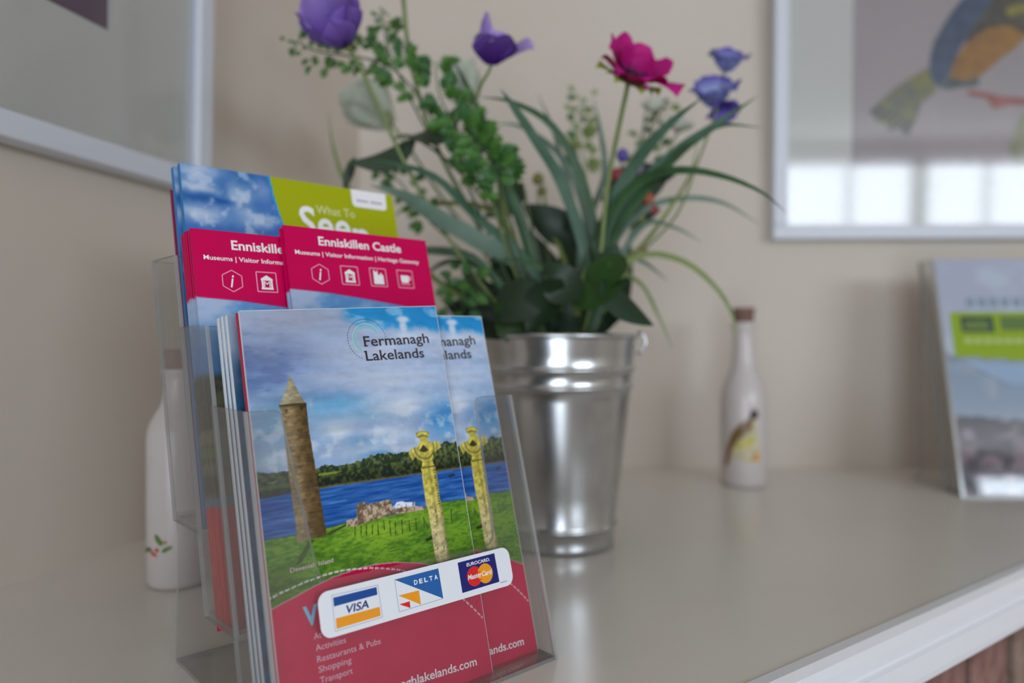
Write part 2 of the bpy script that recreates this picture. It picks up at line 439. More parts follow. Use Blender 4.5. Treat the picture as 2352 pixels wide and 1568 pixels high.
# ------------------------------------------------------------------ acrylic leaflet holder
TH, PH = math.radians(41.9), math.radians(15.0)
L0 = Vector((-0.0959, 0.3114, SH))
HU = Vector((math.cos(TH), math.sin(TH), 0)); HW = Vector((-math.sin(TH), math.cos(TH), 0))
HV = Vector((0, 0, 1))*math.cos(PH) + HW*math.sin(PH); HN = HU.cross(HV)
PD, PS, PH_, PDEP = 0.0493, 0.0405, 0.149, 0.0406
def pocket_matrix(tier, off):
    o = L0 + (HW*PD + Vector((0, 0, PS)))*tier - HN*off
    return Matrix(((HU.x, HV.x, HN.x, o.x), (HU.y, HV.y, HN.y, o.y), (HU.z, HV.z, HN.z, o.z), (0, 0, 0, 1)))
def holder(name, label, M, WD, tiers, hgt, dep, lean, step_w, step_z, cut, t=0.0022, leg=True):
    """local x along the width, y backwards, z up"""
    root = thing(name, label, 'leaflet holder', M=M)
    sh = math.tan(lean); cl, sl = math.cos(lean), math.sin(lean)
    vlen = hgt/cl
    fronts = []
    for i in range(tiers):
        oy, oz = i*step_w, i*step_z
        R = Matrix(((1, 0, 0, 0), (0, sl, -cl, oy), (0, cl, sl, oz), (0, 0, 0, 1)))   # (u, v, outward)
        mb = MB(); mb.prism(cut(vlen), -t, 0.0, 0, R, 1); fronts.append(mb.build('front_panel', [M_acr, M_acre], root))
        for x in (-t, WD):
            mb = MB()
            Rx = Matrix(((0, 0, 1, x), (1, 0, 0, oy), (0, 1, 0, oz), (0, 0, 0, 1)))
            mb.prism([(0, 0), (dep, 0), (dep+hgt*sh, hgt), (hgt*sh, hgt)], 0.0, t, 0, Rx, 1); mb.build('side_panel', [M_acr, M_acre], root)
        mb = MB(); mb.prism([(0, 0), (WD, 0), (WD, dep), (0, dep)], oz, oz+t, 0, Matrix.Translation((0, oy, 0)), 1); mb.build('pocket_floor', [M_acr, M_acre], root)
        mb = MB(); Rb = Matrix(((1, 0, 0, 0), (0, sl, -cl, oy+dep), (0, cl, sl, oz), (0, 0, 0, 1)))
        mb.prism([(0, 0), (WD, 0), (WD, vlen), (0, vlen)], -t, 0.0, 0, Rb, 1); mb.build('back_panel', [M_acr, M_acre], root)
    yb, zb = (tiers-1)*step_w + dep, (tiers-1)*step_z
    if leg and zb > 0.01:
        pts = [(0.0, zb+0.004), (-0.001, zb-0.004), (-0.0022, zb-0.010), (-0.002, zb-0.03), (0, 0.006), (0.0, 0.0022)]
        mb = MB(); vs = []
        for y, z in pts: vs += [(0, yb+y, z), (WD, yb+y, z), (WD, yb+y+t, z), (0, yb+y+t, z)]
        for k in range(len(pts)-1):
            o = k*4
            mb.add([vs[o+j] for j in range(8)], [(0,1,5,4),(2,3,7,6)], 0, True); mb.add([vs[o+j] for j in range(8)], [(1,2,6,5),(3,0,4,7)], 1, True)
        mb.build('leg_panel', [M_acr, M_acre], root)
        mb = MB(); mb.prism([(0, 0), (WD, 0), (WD, yb+t), (0, yb+t)], 0.0001, t-0.0001, 0, None, 1); mb.build('base_panel', [M_acr, M_acre], root)
    return root, fronts
def arc_pts(cx, cy, r, a0, a1, n=6): return [(cx+r*math.cos(math.radians(a0+(a1-a0)*k/n)), cy+r*math.sin(math.radians(a0+(a1-a0)*k/n))) for k in range(n+1)]
def cut_front(v):
    r, k = 0.008, 0.004
    p = [(0, 0), (0.1622, 0)] + [(0.1622, v-0.001), (0.1612, v)] + [(0.1400, v)] + arc_pts(0.1400, v-0.004, 0.004, 90, 175, 4)
    p += arc_pts(0.1252, 0.0780, r, -2, -88, 6) + arc_pts(0.0330, 0.0800, r, -90, -176, 6)
    p += arc_pts(0.0125, v-0.004, 0.004, 5, 90, 4) + [(0, v)]
    return p
Mh = Matrix.Translation(L0) @ Matrix.Rotation(TH, 4, 'Z')
hold, fronts = holder('acrylic_leaflet_holder', 'clear three-tier acrylic leaflet holder with payment card sticker on its front', Mh, 0.1622, 3, PH_, PDEP, PH, PD, PS, cut_front)

# payment sticker on the lowest front panel
HI = Mh.inverted()
def part_on(mb, name, mats, parent, M, root):
    o = mb.build(name, mats); o.parent = parent
    o.matrix_parent_inverse = parent.matrix_world.inverted(); o.matrix_world = M
    return o
bpy.context.view_layer.update()
def rrect(x0, y0, x1, y1, r):
    return [(a/1000, b/1000) for a, b in arc_pts(x1-r, y0+r, r, -90, 0) + arc_pts(x1-r, y1-r, r, 0, 90) + arc_pts(x0+r, y1-r, r, 90, 180) + arc_pts(x0+r, y0+r, r, 180, 270)]
mm = lambda pts: [(a/1000, b/1000) for a, b in pts]
Mst = pocket_matrix(0, -0.00005)
mb = MB(); mb.prism(rrect(23.2, 46.6, 141.1, 67.4, 5.2), 0, 0.00015)
M_stk = mat('sticker_white', (236, 238, 244), 0.35)
stk = part_on(mb, 'payment_sticker', M_stk, hold, Mst, hold); stk['label'] = 'white rounded sticker with three payment card emblems'
bpy.context.view_layer.update()
M_vb = mat('ink_card_blue', (0, 72, 150), 0.35); M_vo = mat('ink_card_gold', (244, 158, 18), 0.35)
M_dl = mat('ink_delta_blue', (24, 96, 170), 0.35); M_rd = mat('ink_red', (222, 28, 36), 0.35); M_nv = mat('ink_navy', (8, 22, 112), 0.35)
M_ln = mat('ink_thin_grey', (120, 132, 160), 0.5); M_vt = mat('ink_visa_letters', (22, 50, 118), 0.35)
Z1, Z2, Z3 = 0.00021, 0.00027, 0.00033
def outline(mb, pts, w, z, mi):
    for i in range(len(pts)):
        a, b = Vector(pts[i]), Vector(pts[(i+1) % len(pts)]); d = (b-a).normalized(); n_ = Vector((-d.y, d.x))*w/2
        mb.flat(mm([(a-n_)[:], (b-n_)[:], (b+n_)[:], (a+n_)[:]]), z, mi)
mb = MB()
outline(mb, [(30.1, 48.9), (55.5, 49.2), (55.2, 64.4), (30.4, 64.9)], 0.18, Z1, 3)
mb.flat(mm([(30.9, 59.8), (54.3, 60.0), (54.4, 63.6), (31.0, 63.8)]), Z1, 0)
mb.flat(mm([(30.9, 49.8), (54.5, 50.0), (54.7, 54.2), (31.1, 54.4)]), Z1, 1)
put_text(mb, 'VISA', 37.0, 55.3, 11.9, 3.6, 0, Z1, 2, 0.022, 0.22)
part_on(mb, 'visa_emblem', [M_vb, M_vo, M_vt, M_ln], stk, Mst, hold)
mb = MB()
outline(mb, [(65.1, 49.3), (92.1, 49.7), (91.8, 64.9), (65.0, 64.8)], 0.18, Z1, 4)
mb.flat(mm([(65.0, 64.8), (92.1, 49.7), (91.8, 64.9)]), Z1, 0)
mb.flat(mm([(65.8, 57.0), (78.2, 49.8), (78.2, 56.8)]), Z1, 1)
mb.flat(mm([(65.7, 52.8), (71.8, 49.6), (71.9, 52.9)]), Z1, 2)
for k, ch in enumerate('DELTA'): put_text(mb, ch, 75.9+k*3.15, 60.0-0.02*k, 2.15, 2.25, 0, Z2, 3, 0.03)
part_on(mb, 'delta_emblem', [M_dl, M_vo, M_rd, M_txtwhite, M_ln], stk, Mst, hold)
mb = MB()
mb.flat(mm([(104.8, 49.6), (130.9, 49.9), (130.5, 65.5), (104.7, 65.3)]), Z1, 0)
put_text(mb, 'EUROCARD.', 110.2, 62.2, 16.4, 1.75, 0, Z2, 3, 0.02, 0.1)
mb.flat(mm(arc_pts(114.4, 56.3, 5.2, 0, 360, 40)[:-1]), Z2, 1); mb.flat(mm(arc_pts(122.0, 56.3, 5.2, 0, 360, 40)[:-1]), Z2+0.00003, 2)
for k in range(6):
    y = 53.6+k*1.0
    if k % 2: mb.flat(mm([(116.9, y), (119.3, y), (119.3, y+0.45), (116.9, y+0.45)]), Z3, 2)
    else: mb.flat(mm([(117.2, y), (119.0, y), (119.0, y+0.45), (117.2, y+0.45)]), Z3, 1)
put_text(mb, 'MasterCard', 109.7, 55.2, 16.8, 2.6, 0, Z3+0.00004, 3, 0.02, 0.2)
for k in range(5): mb.flat(mm([(131.6+k*1.0, 48.9), (132.2+k*1.0, 48.9), (132.2+k*1.0, 49.5), (131.6+k*1.0, 49.5)]), Z1, 4)
part_on(mb, 'eurocard_emblem', [M_nv, M_rd, M_vo, M_txtwhite, M_ln], stk, Mst, hold)

# ------------------------------------------------------------------ print of the lakeland brochure
CROSS = [(96.1,137.5),(100.4,138.8),(105.1,137.0),(104.0,134.5),(102.9,134.1),(103.6,132.6),(105.8,131.3),(109.4,132.1),(110.5,130.6),(111.8,128.2),(108.3,126.5),(105.6,125.7),(105.6,123.7),(104.4,121.9),(104.6,120.4),(105.9,117.5),(105.4,115.9),(106.1,114.7),(105.5,100.4),(106.1,96.5),(106.1,89.4),(105.7,78.6),(106.0,69.5),(105.8,67.1),(97.7,66.8),(96.6,71.2),(96.5,82.9),(96.6,94.6),(95.9,98.0),(95.9,110.4),(96.2,115.9),(95.9,118.1),(97.1,119.1),(97.5,121.8),(95.0,123.0),(93.8,124.6),(91.2,122.7),(89.4,127.3),(92.4,129.5),(95.8,130.0),(98.5,132.5),(97.6,134.6),(96.0,135.2)]
TOWER = [(19.0,157.4),(19.7,158.2),(32.9,158.3),(33.5,157.5),(33.2,144.2),(34.4,121.0),(35.9,92.2),(20.6,91.5),(20.2,116.8),(19.9,154.6)]
CONE = [(26.3,172.8),(28.4,168.0),(32.6,158.2),(19.6,157.9),(24.5,167.5)]
RUIN = [(46.9,94.8),(47.3,97.7),(53.0,97.8),(54.0,104.3),(56.0,105.0),(58.7,105.0),(60.4,103.7),(66.0,103.9),(73.7,104.2),(74.7,102.0),(74.4,98.6),(81.6,99.2),(89.1,98.5),(95.0,97.2),(95.1,95.6),(74.0,96.2),(64.7,95.6),(56.7,94.5),(51.3,93.8)]
BOAT = [(74.7,100.2),(77.9,102.2),(80.4,102.4),(83.2,101.4),(87.8,100.8),(89.1,100.9),(88.7,98.5),(81.6,99.2),(74.4,98.8)]
POSTS = [(51.6,93.4,51.0,89.2),(55.0,93.5,54.3,89.0),(58.1,93.3,57.4,88.8),(61.5,93.1,60.8,88.5),(64.6,92.9,64.2,87.6),(68.4,94.0,68.1,89.6),(71.9,93.4,71.3,86.0),(75.0,92.2,74.4,86.2),(79.2,92.6,78.6,85.8),(83.6,91.6,83.2,86.0),(87.9,91.9,87.5,86.0),(93.1,91.8,92.7,86.2),(93.6,89.6,95.1,85.8),(111.8,93.3,110.9,85.3)]
ARCX = [-5, 2, 9, 16.5, 26.9, 37, 49.3, 55, 62, 71.8, 85, 95.2, 110, 125]
ARCY = [61.5, 63.8, 65.8, 67.6, 70.3, 72.3, 73.5, 73.7, 73.4, 72.3, 69.4, 66, 60.0, 52.5]
DASH = [(3, 69.0),(10.4,70.9),(15.4,71.8),(23.3,73.1),(31.4,74.0),(38.5,74.4),(46.3,74.0),(57.4,72.4),(65.5,70.5),(74.4,67.9),(84,63.9),(97,56.6),(110.5,45.3),(115.6,40.0),(121.5,33.0)]
def lake_print(a, b):
    wx = (fbm(a, b, 22, 3, 4)-0.47)*14; wy = (fbm(a, b, 18, 7, 4)-0.47)*9
    x, y = a+wx, b+wy
    c = np.tile(np.array([150., 174., 212.]), (len(a), 1))
    sp = lambda *q: splat(c, x, y, *q)
    for q in [(30,204,48,14,(162,170,192),1), (18,181,40,8,(96,114,160),.95), (8,170,34,5,(84,116,172),.9), (70,183,40,10,(190,202,226),.9), (12,190,25,5,(140,150,182),.7),
              (40,174,26,3,(120,142,188),.6), (62,170,44,6,(182,195,222),.9), (20,163,26,3,(146,162,196),.8), (36,161,30,2.6,(104,134,180),.7), (95,168,34,9,(192,205,228),.85), (112,176,16,6,(172,192,224),.6),
              (50,156,22,5,(98,170,214),.95), (20,150,18,12,(124,166,196),.9), (84,157,30,3,(150,178,212),.6), (116,145,13,10,(50,134,202),.95), (60,148,18,3,(150,186,216),.8),
              (84,153,20,4.5,(206,216,230),.95), (62,150,14,2.0,(120,168,206),.6), (47,141,9,6,(204,214,226),.95), (80,139,20,6,(194,207,226),.9), (62,136,18,2.5,(120,166,208),.8),
              (14,132,12,5,(166,190,208),.8), (58,131,18,2.6,(180,198,220),.9), (72,128.6,14,1.6,(90,150,204),.8), (90,131,14,2.4,(196,210,228),.8), (114,137,9,3,(120,170,214),.7)]:
        c = sp(*q)
    tb = sm(-2, 3, (b - (199 - (a-62)*0.06) + (fbm(a, b, 9, 21, 4)-.47)*11)) * sm(58, 68, a + (fbm(a, b, 6, 5)-.47)*10)
    c = mixc(c, (34, 142, 208), tb*0.95)
    cl = sm(.52, .68, fbm(a*0.6, b*1.7, 8, 33, 4)); c = mixc(c, (150, 196, 232), cl*tb*0.7)
    for q in [(98.8,203.2,4.4,2.1,(214,222,240),.95,2), (98.3,199,2.6,4,(210,219,238),.95,2), (98,193.5,7,4,(202,213,234),.95,1), (112,193,14,3.5,(204,215,236),.9,1), (79,199.5,7,3.2,(178,204,230),.6,1)]:
        c = splat(c, a, b, *q)
    cu = sm(.50, .66, fbm(a, b*1.25, 9, 17, 5))*sm(166, 150, b)*.55; c = mixc(c, (214, 222, 234), cu)
    sl = sm(.50, .68, fbm(a*.45, b*1.5, 8, 23, 5))*sm(48, 20, a)*sm(158, 168, b)*sm(200, 186, b)*.5; c = mixc(c, (84, 104, 152), sl)
    wh = sm(.46, .66, fbm(a*.6, b*1.3, 12, 29, 5))*sm(44, 74, a)*sm(150, 160, b)*sm(200, 192, b)*.45; c = mixc(c, (206, 214, 230), wh)
    st = fbm(a*0.35, b*1.6, 5, 11, 4)-.47; c = c*(1+st[:, None]*0.16)
    det = fbm(a, b*1.3, 3.0, 14, 3)-.44; c = c*(1+det[:, None]*0.06)
    # hills
    ht = np.interp(a, [-5,5,10,14,20,34,38,49,57,63,68,73,85,100,112,116,118.5,126], [126,126.4,125.2,126,125.5,124.8,125.7,125.4,125.7,127.4,128.3,128.5,127.9,129,130.2,131.4,130,131]) + (fbm(a, b*0, 2.2, 41, 4)-.47)*2.4
    m = sm(-.15, .15, ht-b); tr = fbm(a, b, 1.7, 51, 4); hc = np.array([36., 48, 34])*(1-sm(.36, .64, tr))[:, None] + np.array([84., 96, 52])*sm(.36, .64, tr)[:, None]
    hc = hc*(0.75+0.5*sm(116, 127, b))[:, None]; lf = (a < 20).astype(float); hc = hc*(1-lf*.35)[:, None] + np.array([78., 84, 84])*(lf*.35)[:, None]
    c = mixc(c, hc, m)
    c = mixc(c, (140, 158, 58), soft(a, b, [(35.3,122.4),(48.5,122.2),(45.4,121.4),(35.2,121.2)])*.9); c = mixc(c, (148, 152, 120), soft(a, b, [(9,121.2),(14,121.6),(13,120.4),(9.5,120.2)])*.6)
    c = mixc(c, (96, 112, 62), sm(117, 118.5, b)*sm(120.5, 119, b)*(a < 20)*.7)
    sh = np.interp(a, [-5, 7, 20, 34, 126], [114.2, 114.2, 114.8, 115.1, 114.9]) + (fbm(a, a*0, 3, 61, 3)-.45)*.6
    c = mixc(c, (122, 106, 60), sm(1.4, .2, b-sh)*sm(-.1, .1, b-sh)*((a > 30)*.85 + (a <= 30)*.25))
    c = mixc(c, (52, 50, 46), sm(2.2, .3, b-sh)*sm(-.1, .1, b-sh)*(a < 20)*.8)
    wv = fbm(a*.18, b*2.4, 2.4, 71, 4); wc = np.array([40., 92, 168])[None, :] + (wv-.45)[:, None]*np.array([110., 105, 95]) ; wc = wc + np.array([26., 34, 26])*(sm(.60, .75, fbm(a*.1, b*3, 2.0, 77, 3)))[:, None]
    m = sm(.1, -.1, b-sh); c = mixc(c, wc, m)
    c = mixc(c, (40, 46, 56), soft(a, b, [(113,111.6),(117.5,112.8),(118.4,111.2),(114.5,110.6)])*.9)
    gt = np.interp(a, [-5, 9.6, 20.7, 36.1, 47.9, 64.7, 92.2, 107.6, 120.6, 126], [94.8, 95.1, 94.9, 95.3, 96.3, 95.6, 96.6, 97.9, 97.2, 97.2])
    c = mixc(c, (58, 58, 44), sm(-1.0, -.2, gt-b)*sm(-.2, -1.1, b-gt-1.0)*sm(.2, -.2, b-gt-1.3)*.8*(((a < 52) | (a > 104)).astype(float)))
    g1 = fbm(a*.6, b*1.9, 1.5, 81, 4)*.6 + fbm(a*.4, b*1.3, 5, 83, 3)*.4; gr = np.array([66., 112, 32]) + (sm(.26, .62, g1)[:, None])*np.array([50., 46, 10])
    gl = np.exp(-((a-66)/30)**2 - ((b-90)/7)**2); gr = gr + gl[:, None]*np.array([26., 24, 6]); gr = gr*(1-.22*sm(86, 78, b)*sm(30, 10, a))[:, None]
    c = mixc(c, gr, sm(.15, -.15, b-gt))
    c = mixc(c, (54, 74, 26), soft(a, b, [(26,91.2),(29,91.5),(22,82.5),(18.6,81.2),(20,84)])*.8); c = mixc(c, (44, 56, 26), soft(a, b, [(36,93),(47,96),(47,95),(37,92)])*.8)
    c = mixc(c, (40, 48, 22), soft(a, b, [(92,80.5),(96.7,81.8),(96.7,79.6),(93,79)])*.9)
    for p in POSTS: c = mixc(c, (64, 80, 36), sm(.42, .22, segd(a, b, p[:2], p[2:]))*.85)
    sn = fbm(a, b, 1.6, 91, 4); sc = np.array([108., 88, 68]) + sm(.3, .62, sn)[:, None]*np.array([92., 88, 82])
    c = mixc(c, sc, soft(a, b, RUIN)); c = mixc(c, np.array([150., 150, 165]) + sm(.35, .5, sn)[:, None]*np.array([90., 88, 84]), soft(a, b, BOAT))
    # round tower
    tm = soft(a, b, TOWER); tx = np.clip((a - np.interp(b, [91.5, 116.8, 155], [20.4, 20.2, 19.8]))/np.interp(b, [92, 121, 158], [15.4, 14.2, 13.6]), 0, 1)
    tn = fbm(a*1.0, b*1.6, 2.6, 101, 4); t2 = fbm(a*.4, b*2.5, 1.8, 107, 3)
    tc = np.array([150., 130, 98])*(1-tx)[:, None]**1.0 + np.array([88., 66, 34])*tx[:, None]
    tc = tc*(0.66+0.75*tn)[:, None]*(0.8+.42*t2)[:, None]; tc = tc + (np.exp(-((tx-.32)/.16)**2)*14)[:, None]
    tc = tc*(1-.30*np.exp(-((b-157.0)/.8)**2))[:, None]*(1-.5*np.exp(-(((a-22.6)/.8)**2+((b-154.7)/1.0)**2)))[:, None]*(1-.5*np.exp(-(((a-30.6)/.8)**2+((b-155.3)/1.0)**2)))[:, None]
    c = mixc(c, tc, tm)
    cn = soft(a, b, CONE); cc = (np.array([186., 176, 146]) - np.clip((a-22)/12, 0, 1)[:, None]*np.array([44., 48, 54]))*(0.74+.5*tn)[:, None]*(0.9+.2*t2)[:, None]
    c = mixc(c, cc, cn); c = mixc(c, (70, 56, 32), sm(.5, .2, segd(a, b, (19.2, 157.6), (33.3, 157.9)))*.8)
    # carved cross
    cm = soft(a, b, CROSS); cn2 = fbm(a, b, 2.0, 121, 4); sp2 = fbm(a, b, .9, 127, 2)
    lowk = sm(112, 78, b)
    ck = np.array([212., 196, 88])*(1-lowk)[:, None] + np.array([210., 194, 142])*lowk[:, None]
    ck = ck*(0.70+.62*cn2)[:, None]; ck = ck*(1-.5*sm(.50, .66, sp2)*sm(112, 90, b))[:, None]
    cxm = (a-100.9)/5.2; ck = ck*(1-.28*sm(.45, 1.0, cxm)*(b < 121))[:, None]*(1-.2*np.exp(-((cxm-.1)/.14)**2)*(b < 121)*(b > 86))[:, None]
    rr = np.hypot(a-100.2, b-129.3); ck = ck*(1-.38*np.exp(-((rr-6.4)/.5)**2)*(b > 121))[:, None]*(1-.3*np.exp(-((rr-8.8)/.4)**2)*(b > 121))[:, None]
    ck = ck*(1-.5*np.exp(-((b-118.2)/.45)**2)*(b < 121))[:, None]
    dots = (np.abs(a-104.7) < .55)*(np.sin(b*4.4) > .1)*(b < 117)*(b > 96); ck = ck*(1-.4*dots)[:, None]
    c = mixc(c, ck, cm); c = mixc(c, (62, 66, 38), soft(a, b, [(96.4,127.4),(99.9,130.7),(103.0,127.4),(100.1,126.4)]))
    # red foot with its arc
    av = np.interp(a, ARCX, ARCY); m = sm(.15, -.15, b-av); rd = np.array([208., 8, 76]) + (fbm(a, b, 14, 131, 3)-.45)[:, None]*np.array([16., 14, 16])
    c = mixc(c, rd, m); c = mixc(c, (206, 190, 196), sm(.34, .16, np.abs(b-av))*.75)
    for ln, al in (([(40, 78), (80, 60), (118, 18)], .10), ([(0, 52), (40, 58), (122, 30)], .08)):
        for p, q in zip(ln[:-1], ln[1:]): c = mixc(c, (230, 180, 196), sm(.3, .1, segd(a, b, p, q))*al)
    s0 = 0.0; per, on = 3.2, 1.75
    for p, q in zip(DASH[:-1], DASH[1:]):
        ln = math.hypot(q[0]-p[0], q[1]-p[1]); k = math.floor(s0/per)
        while k*per < s0+ln:
            u0, u1 = max(0, k*per-s0)/ln, min(ln, k*per+on-s0)/ln
            if u1 > u0:
                e0 = (p[0]+(q[0]-p[0])*u0, p[1]+(q[1]-p[1])*u0); e1 = (p[0]+(q[0]-p[0])*u1, p[1]+(q[1]-p[1])*u1)
                c = mixc(c, (236, 226, 226), sm(.46, .28, segd(a, b, e0, e1))*.95)
            k += 1
        s0 += ln
    return c

def leaflet_box(name, w, b0, b1, z0, z1, mi, parent, x0=0.0, inset=0.4, skew=(0, 0)):
    mb = MB(); i = inset
    mb.prism(mm([(x0+i, b0+i), (x0+w-i, b0+i), (x0+w-i, b1-i+skew[1]), (x0+i, b1-i+skew[0])]), z1, z0)
    return mb.build(name, mi, parent)

LZ = 0.00012
BC = [(4.6, 2.4), (122.6, 2.4), (123.2, 211.8), (4.3, 205.4)]
def lake_brochure(label, M, group, BC=BC):
    t = thing('lakeland_brochure', label, 'brochure', M=M, group=group)
    (bl_, br_, tr_, tl_) = BC
    painted_grid('cover', BC, 0.42, lake_print, M_print, t)
    mb = MB(); mb.prism(mm([(4.9, 2.6), (122.95, 2.6), (tr_[0]+.35, tr_[1]+.35), (tl_[0]+.3, tl_[1]+.3)]), -0.0022, -0.00008); mb.build('pages', M_page, t)
    mb = MB(); mb.prism(mm([(4.3, 2.4), (122.6, 2.4), (tr_[0], tr_[1]-.2), (tl_[0]-.3, tl_[1]-.2)]), -0.0042, -0.0024)
    q = mb.build('back_cover', mat('back_cover_crimson', (170, 12, 58), 0.4), t); q['label'] = 'crimson back cover'
    mb = MB()
    put_text(mb, 'Fermanagh', 71.3, 187.2, 43.4, 5.75, math.radians(2.8), LZ, 0, 0.013)
    put_text(mb, 'Lakelands', 71.2, 179.2, 38.6, 5.6, math.radians(2.1), LZ, 0, 0.013)
    def sf(x, y, w, rot):                                            # slab feet of the letters
        c_, s_ = math.cos(rot), math.sin(rot)
        mb.flat(mm([(x+p*c_-r*s_, y+p*s_+r*c_) for p, r in ((0, 0), (w, 0), (w, .62), (0, .62))]), LZ+0.00002, 0)
    for x in (71.0,): sf(x, 187.2+(x-71.3)*.049, 2.4, math.radians(2.8))
    for x, y in ((70.4, 184.0), ): sf(x, y, 1.6, math.radians(2.1))
    mb.build('title_lettering', M_txtdark, t)
    mb = MB()
    ctr = (73.6, 191.2)
    for k in range(34):
        a0 = -8 + k*7.6
        mb.flat(mm([(ctr[0]+r*math.cos(math.radians(z)), ctr[1]+r*.96*math.sin(math.radians(z))) for r, z in ((11.9, a0), (12.2, a0), (12.2, a0+4.2), (11.9, a0+4.2))]), LZ, 0)
    for r, w_, mi, a0, a1 in ((8.0, .8, 1, 30, 236), (9.2, .5, 2, 40, 232)):
        o = arc_pts(ctr[0], ctr[1], r, a0, a1, 26); i = arc_pts(ctr[0], ctr[1], r-w_, a0, a1, 26)
        for k in range(26): mb.flat(mm([i[k], o[k], o[k+1], i[k+1]][::-1]), LZ, mi)
    mb.build('round_emblem', [M_txtdark, M_txtaqua, mat('ink_pale_green', (186, 216, 206), .4)], t)
    mb = MB()
    put_text(mb, 'Devenish Island', 15.4, 78.6, 22.2, 2.0, math.radians(1.5), LZ, 1)
    put_text(mb, 'V', 19.3, 53.6, 7.4, 8.6, 0, LZ, 2, 0.03)
    for s_, y, w_ in (('At', 46.8, 3.8), ('Activities', 41.6, 15.6), ('Restaurants & Pubs', 36.5, 33.8), ('Shopping', 32.0, 16.9), ('Transport', 27.2, 16.7)):
        put_text(mb, s_, 23.2+(46.8-y)*.03, y, w_, 2.75, -0.012 if y < 46 else 0, LZ, 1)
    put_text(mb, 'fermanaghlakelands.com', 46.0, 13.6, 67.0, 4.2, math.radians(-2.6), LZ, 0, 0.016)
    mb.build('cover_lettering', [M_txtwhite, M_txtpink, M_txtblue], t)
    return t
br1 = lake_brochure('lakeland brochure with round tower and stone cross, frontmost in the lowest pocket', pocket_matrix(0, 0.0080), 'lakeland brochures')
def copy_thing(src, M, label, group=None):
    r = src.copy(); C.objects.link(r); r.matrix_world = M; r['label'] = label
    if group: r['group'] = group
    for ch in src.children: child_copy(ch, r)
    return r
def shift(tier, off, da, db, rot=0.0): return pocket_matrix(tier, off) @ Matrix.Translation((da/1000, db/1000, 0)) @ Matrix.Rotation(rot, 4, 'Z')
lake_brochure('lakeland brochure half hidden behind the frontmost one, showing its right edge', shift(0, 0.0126, 38.6, 0.2), 'lakeland brochures', [(4.6, 2.4), (122.6, 2.4), (122.8, 207.4), (4.4, 206.4)])
def plain_brochure(off, a0, top, label, sliver=True, thick=0.0036, wide=118):
    t = thing('brochure', label, 'brochure', M=pocket_matrix(0, off), group='brochures at the back of the lowest pocket')
    def pp(a, b):
        c = np.tile(np.array([150., 166., 192.]), (len(a), 1)); k = sm(200, 160, b+(fbm(a, b, 9, 9, 3)-.45)*20)
        c = mixc(c, (22, 62, 96), k*.95); return mixc(c, (60, 110, 150), sm(.45, .65, fbm(a, b, 6, 19, 4))*k*.5)
    painted_grid('cover', [(a0, 2.4), (a0+wide, 2.4), (a0+wide, top), (a0, top)], 2.0, pp, M_print, t)
    leaflet_box('pages', wide, 2.4, top, -0.00006, -thick*0.72, M_page, t, a0, 0.1)
    leaflet_box('back_pages', wide, 2.4, top, -thick*0.74, -thick, M_pagegrey, t, a0-0.2, 0.1)
    return t
plain_brochure(0.0192, 2.6, 207.0, 'brochure with white page edges standing right behind the lakeland brochures')
plain_brochure(0.0229, 2.0, 207.6, 'brochure with white page edges, second behind the lakeland brochures')
plain_brochure(0.0266, 1.4, 207.6, 'brochure with white page edges at the very back of the lowest pocket')

# ------------------------------------------------------------------ pink castle leaflets, middle pocket
BANDX, BANDY = [0, 24, 47, 77, 102], [180.2, 178.8, 176.2, 172.2, 168.0]
PINK = (206, 0, 84)
def castle_print(a, b):
    n1 = fbm(a*.6, b, 16, 203, 4); c = np.tile(np.array([96., 150., 206.]), (len(a), 1))
    c = mixc(c, (172, 190, 220), sm(.40, .66, n1+.0016*(b-160)*1.0)); c = mixc(c, (72, 132, 194), sm(172, 158, b)*.6)
    dk = np.array([58., 62, 48]) + sm(.35, .6, fbm(a, b, 8, 211, 4))[:, None]*np.array([52., 44, 30])
    c = mixc(c, dk, sm(140, 134, b)); c = mixc(c, (92, 116, 50), sm(100, 98, b)*sm(92, 94, b)*.8); c = mixc(c, (96, 116, 140), sm(74, 72, b)); c = mixc(c, (196, 40, 52), sm(69, 68, b))
    m = sm(-.5, .5, b-np.interp(a, BANDX, BANDY)); return mixc(c, PINK, m)
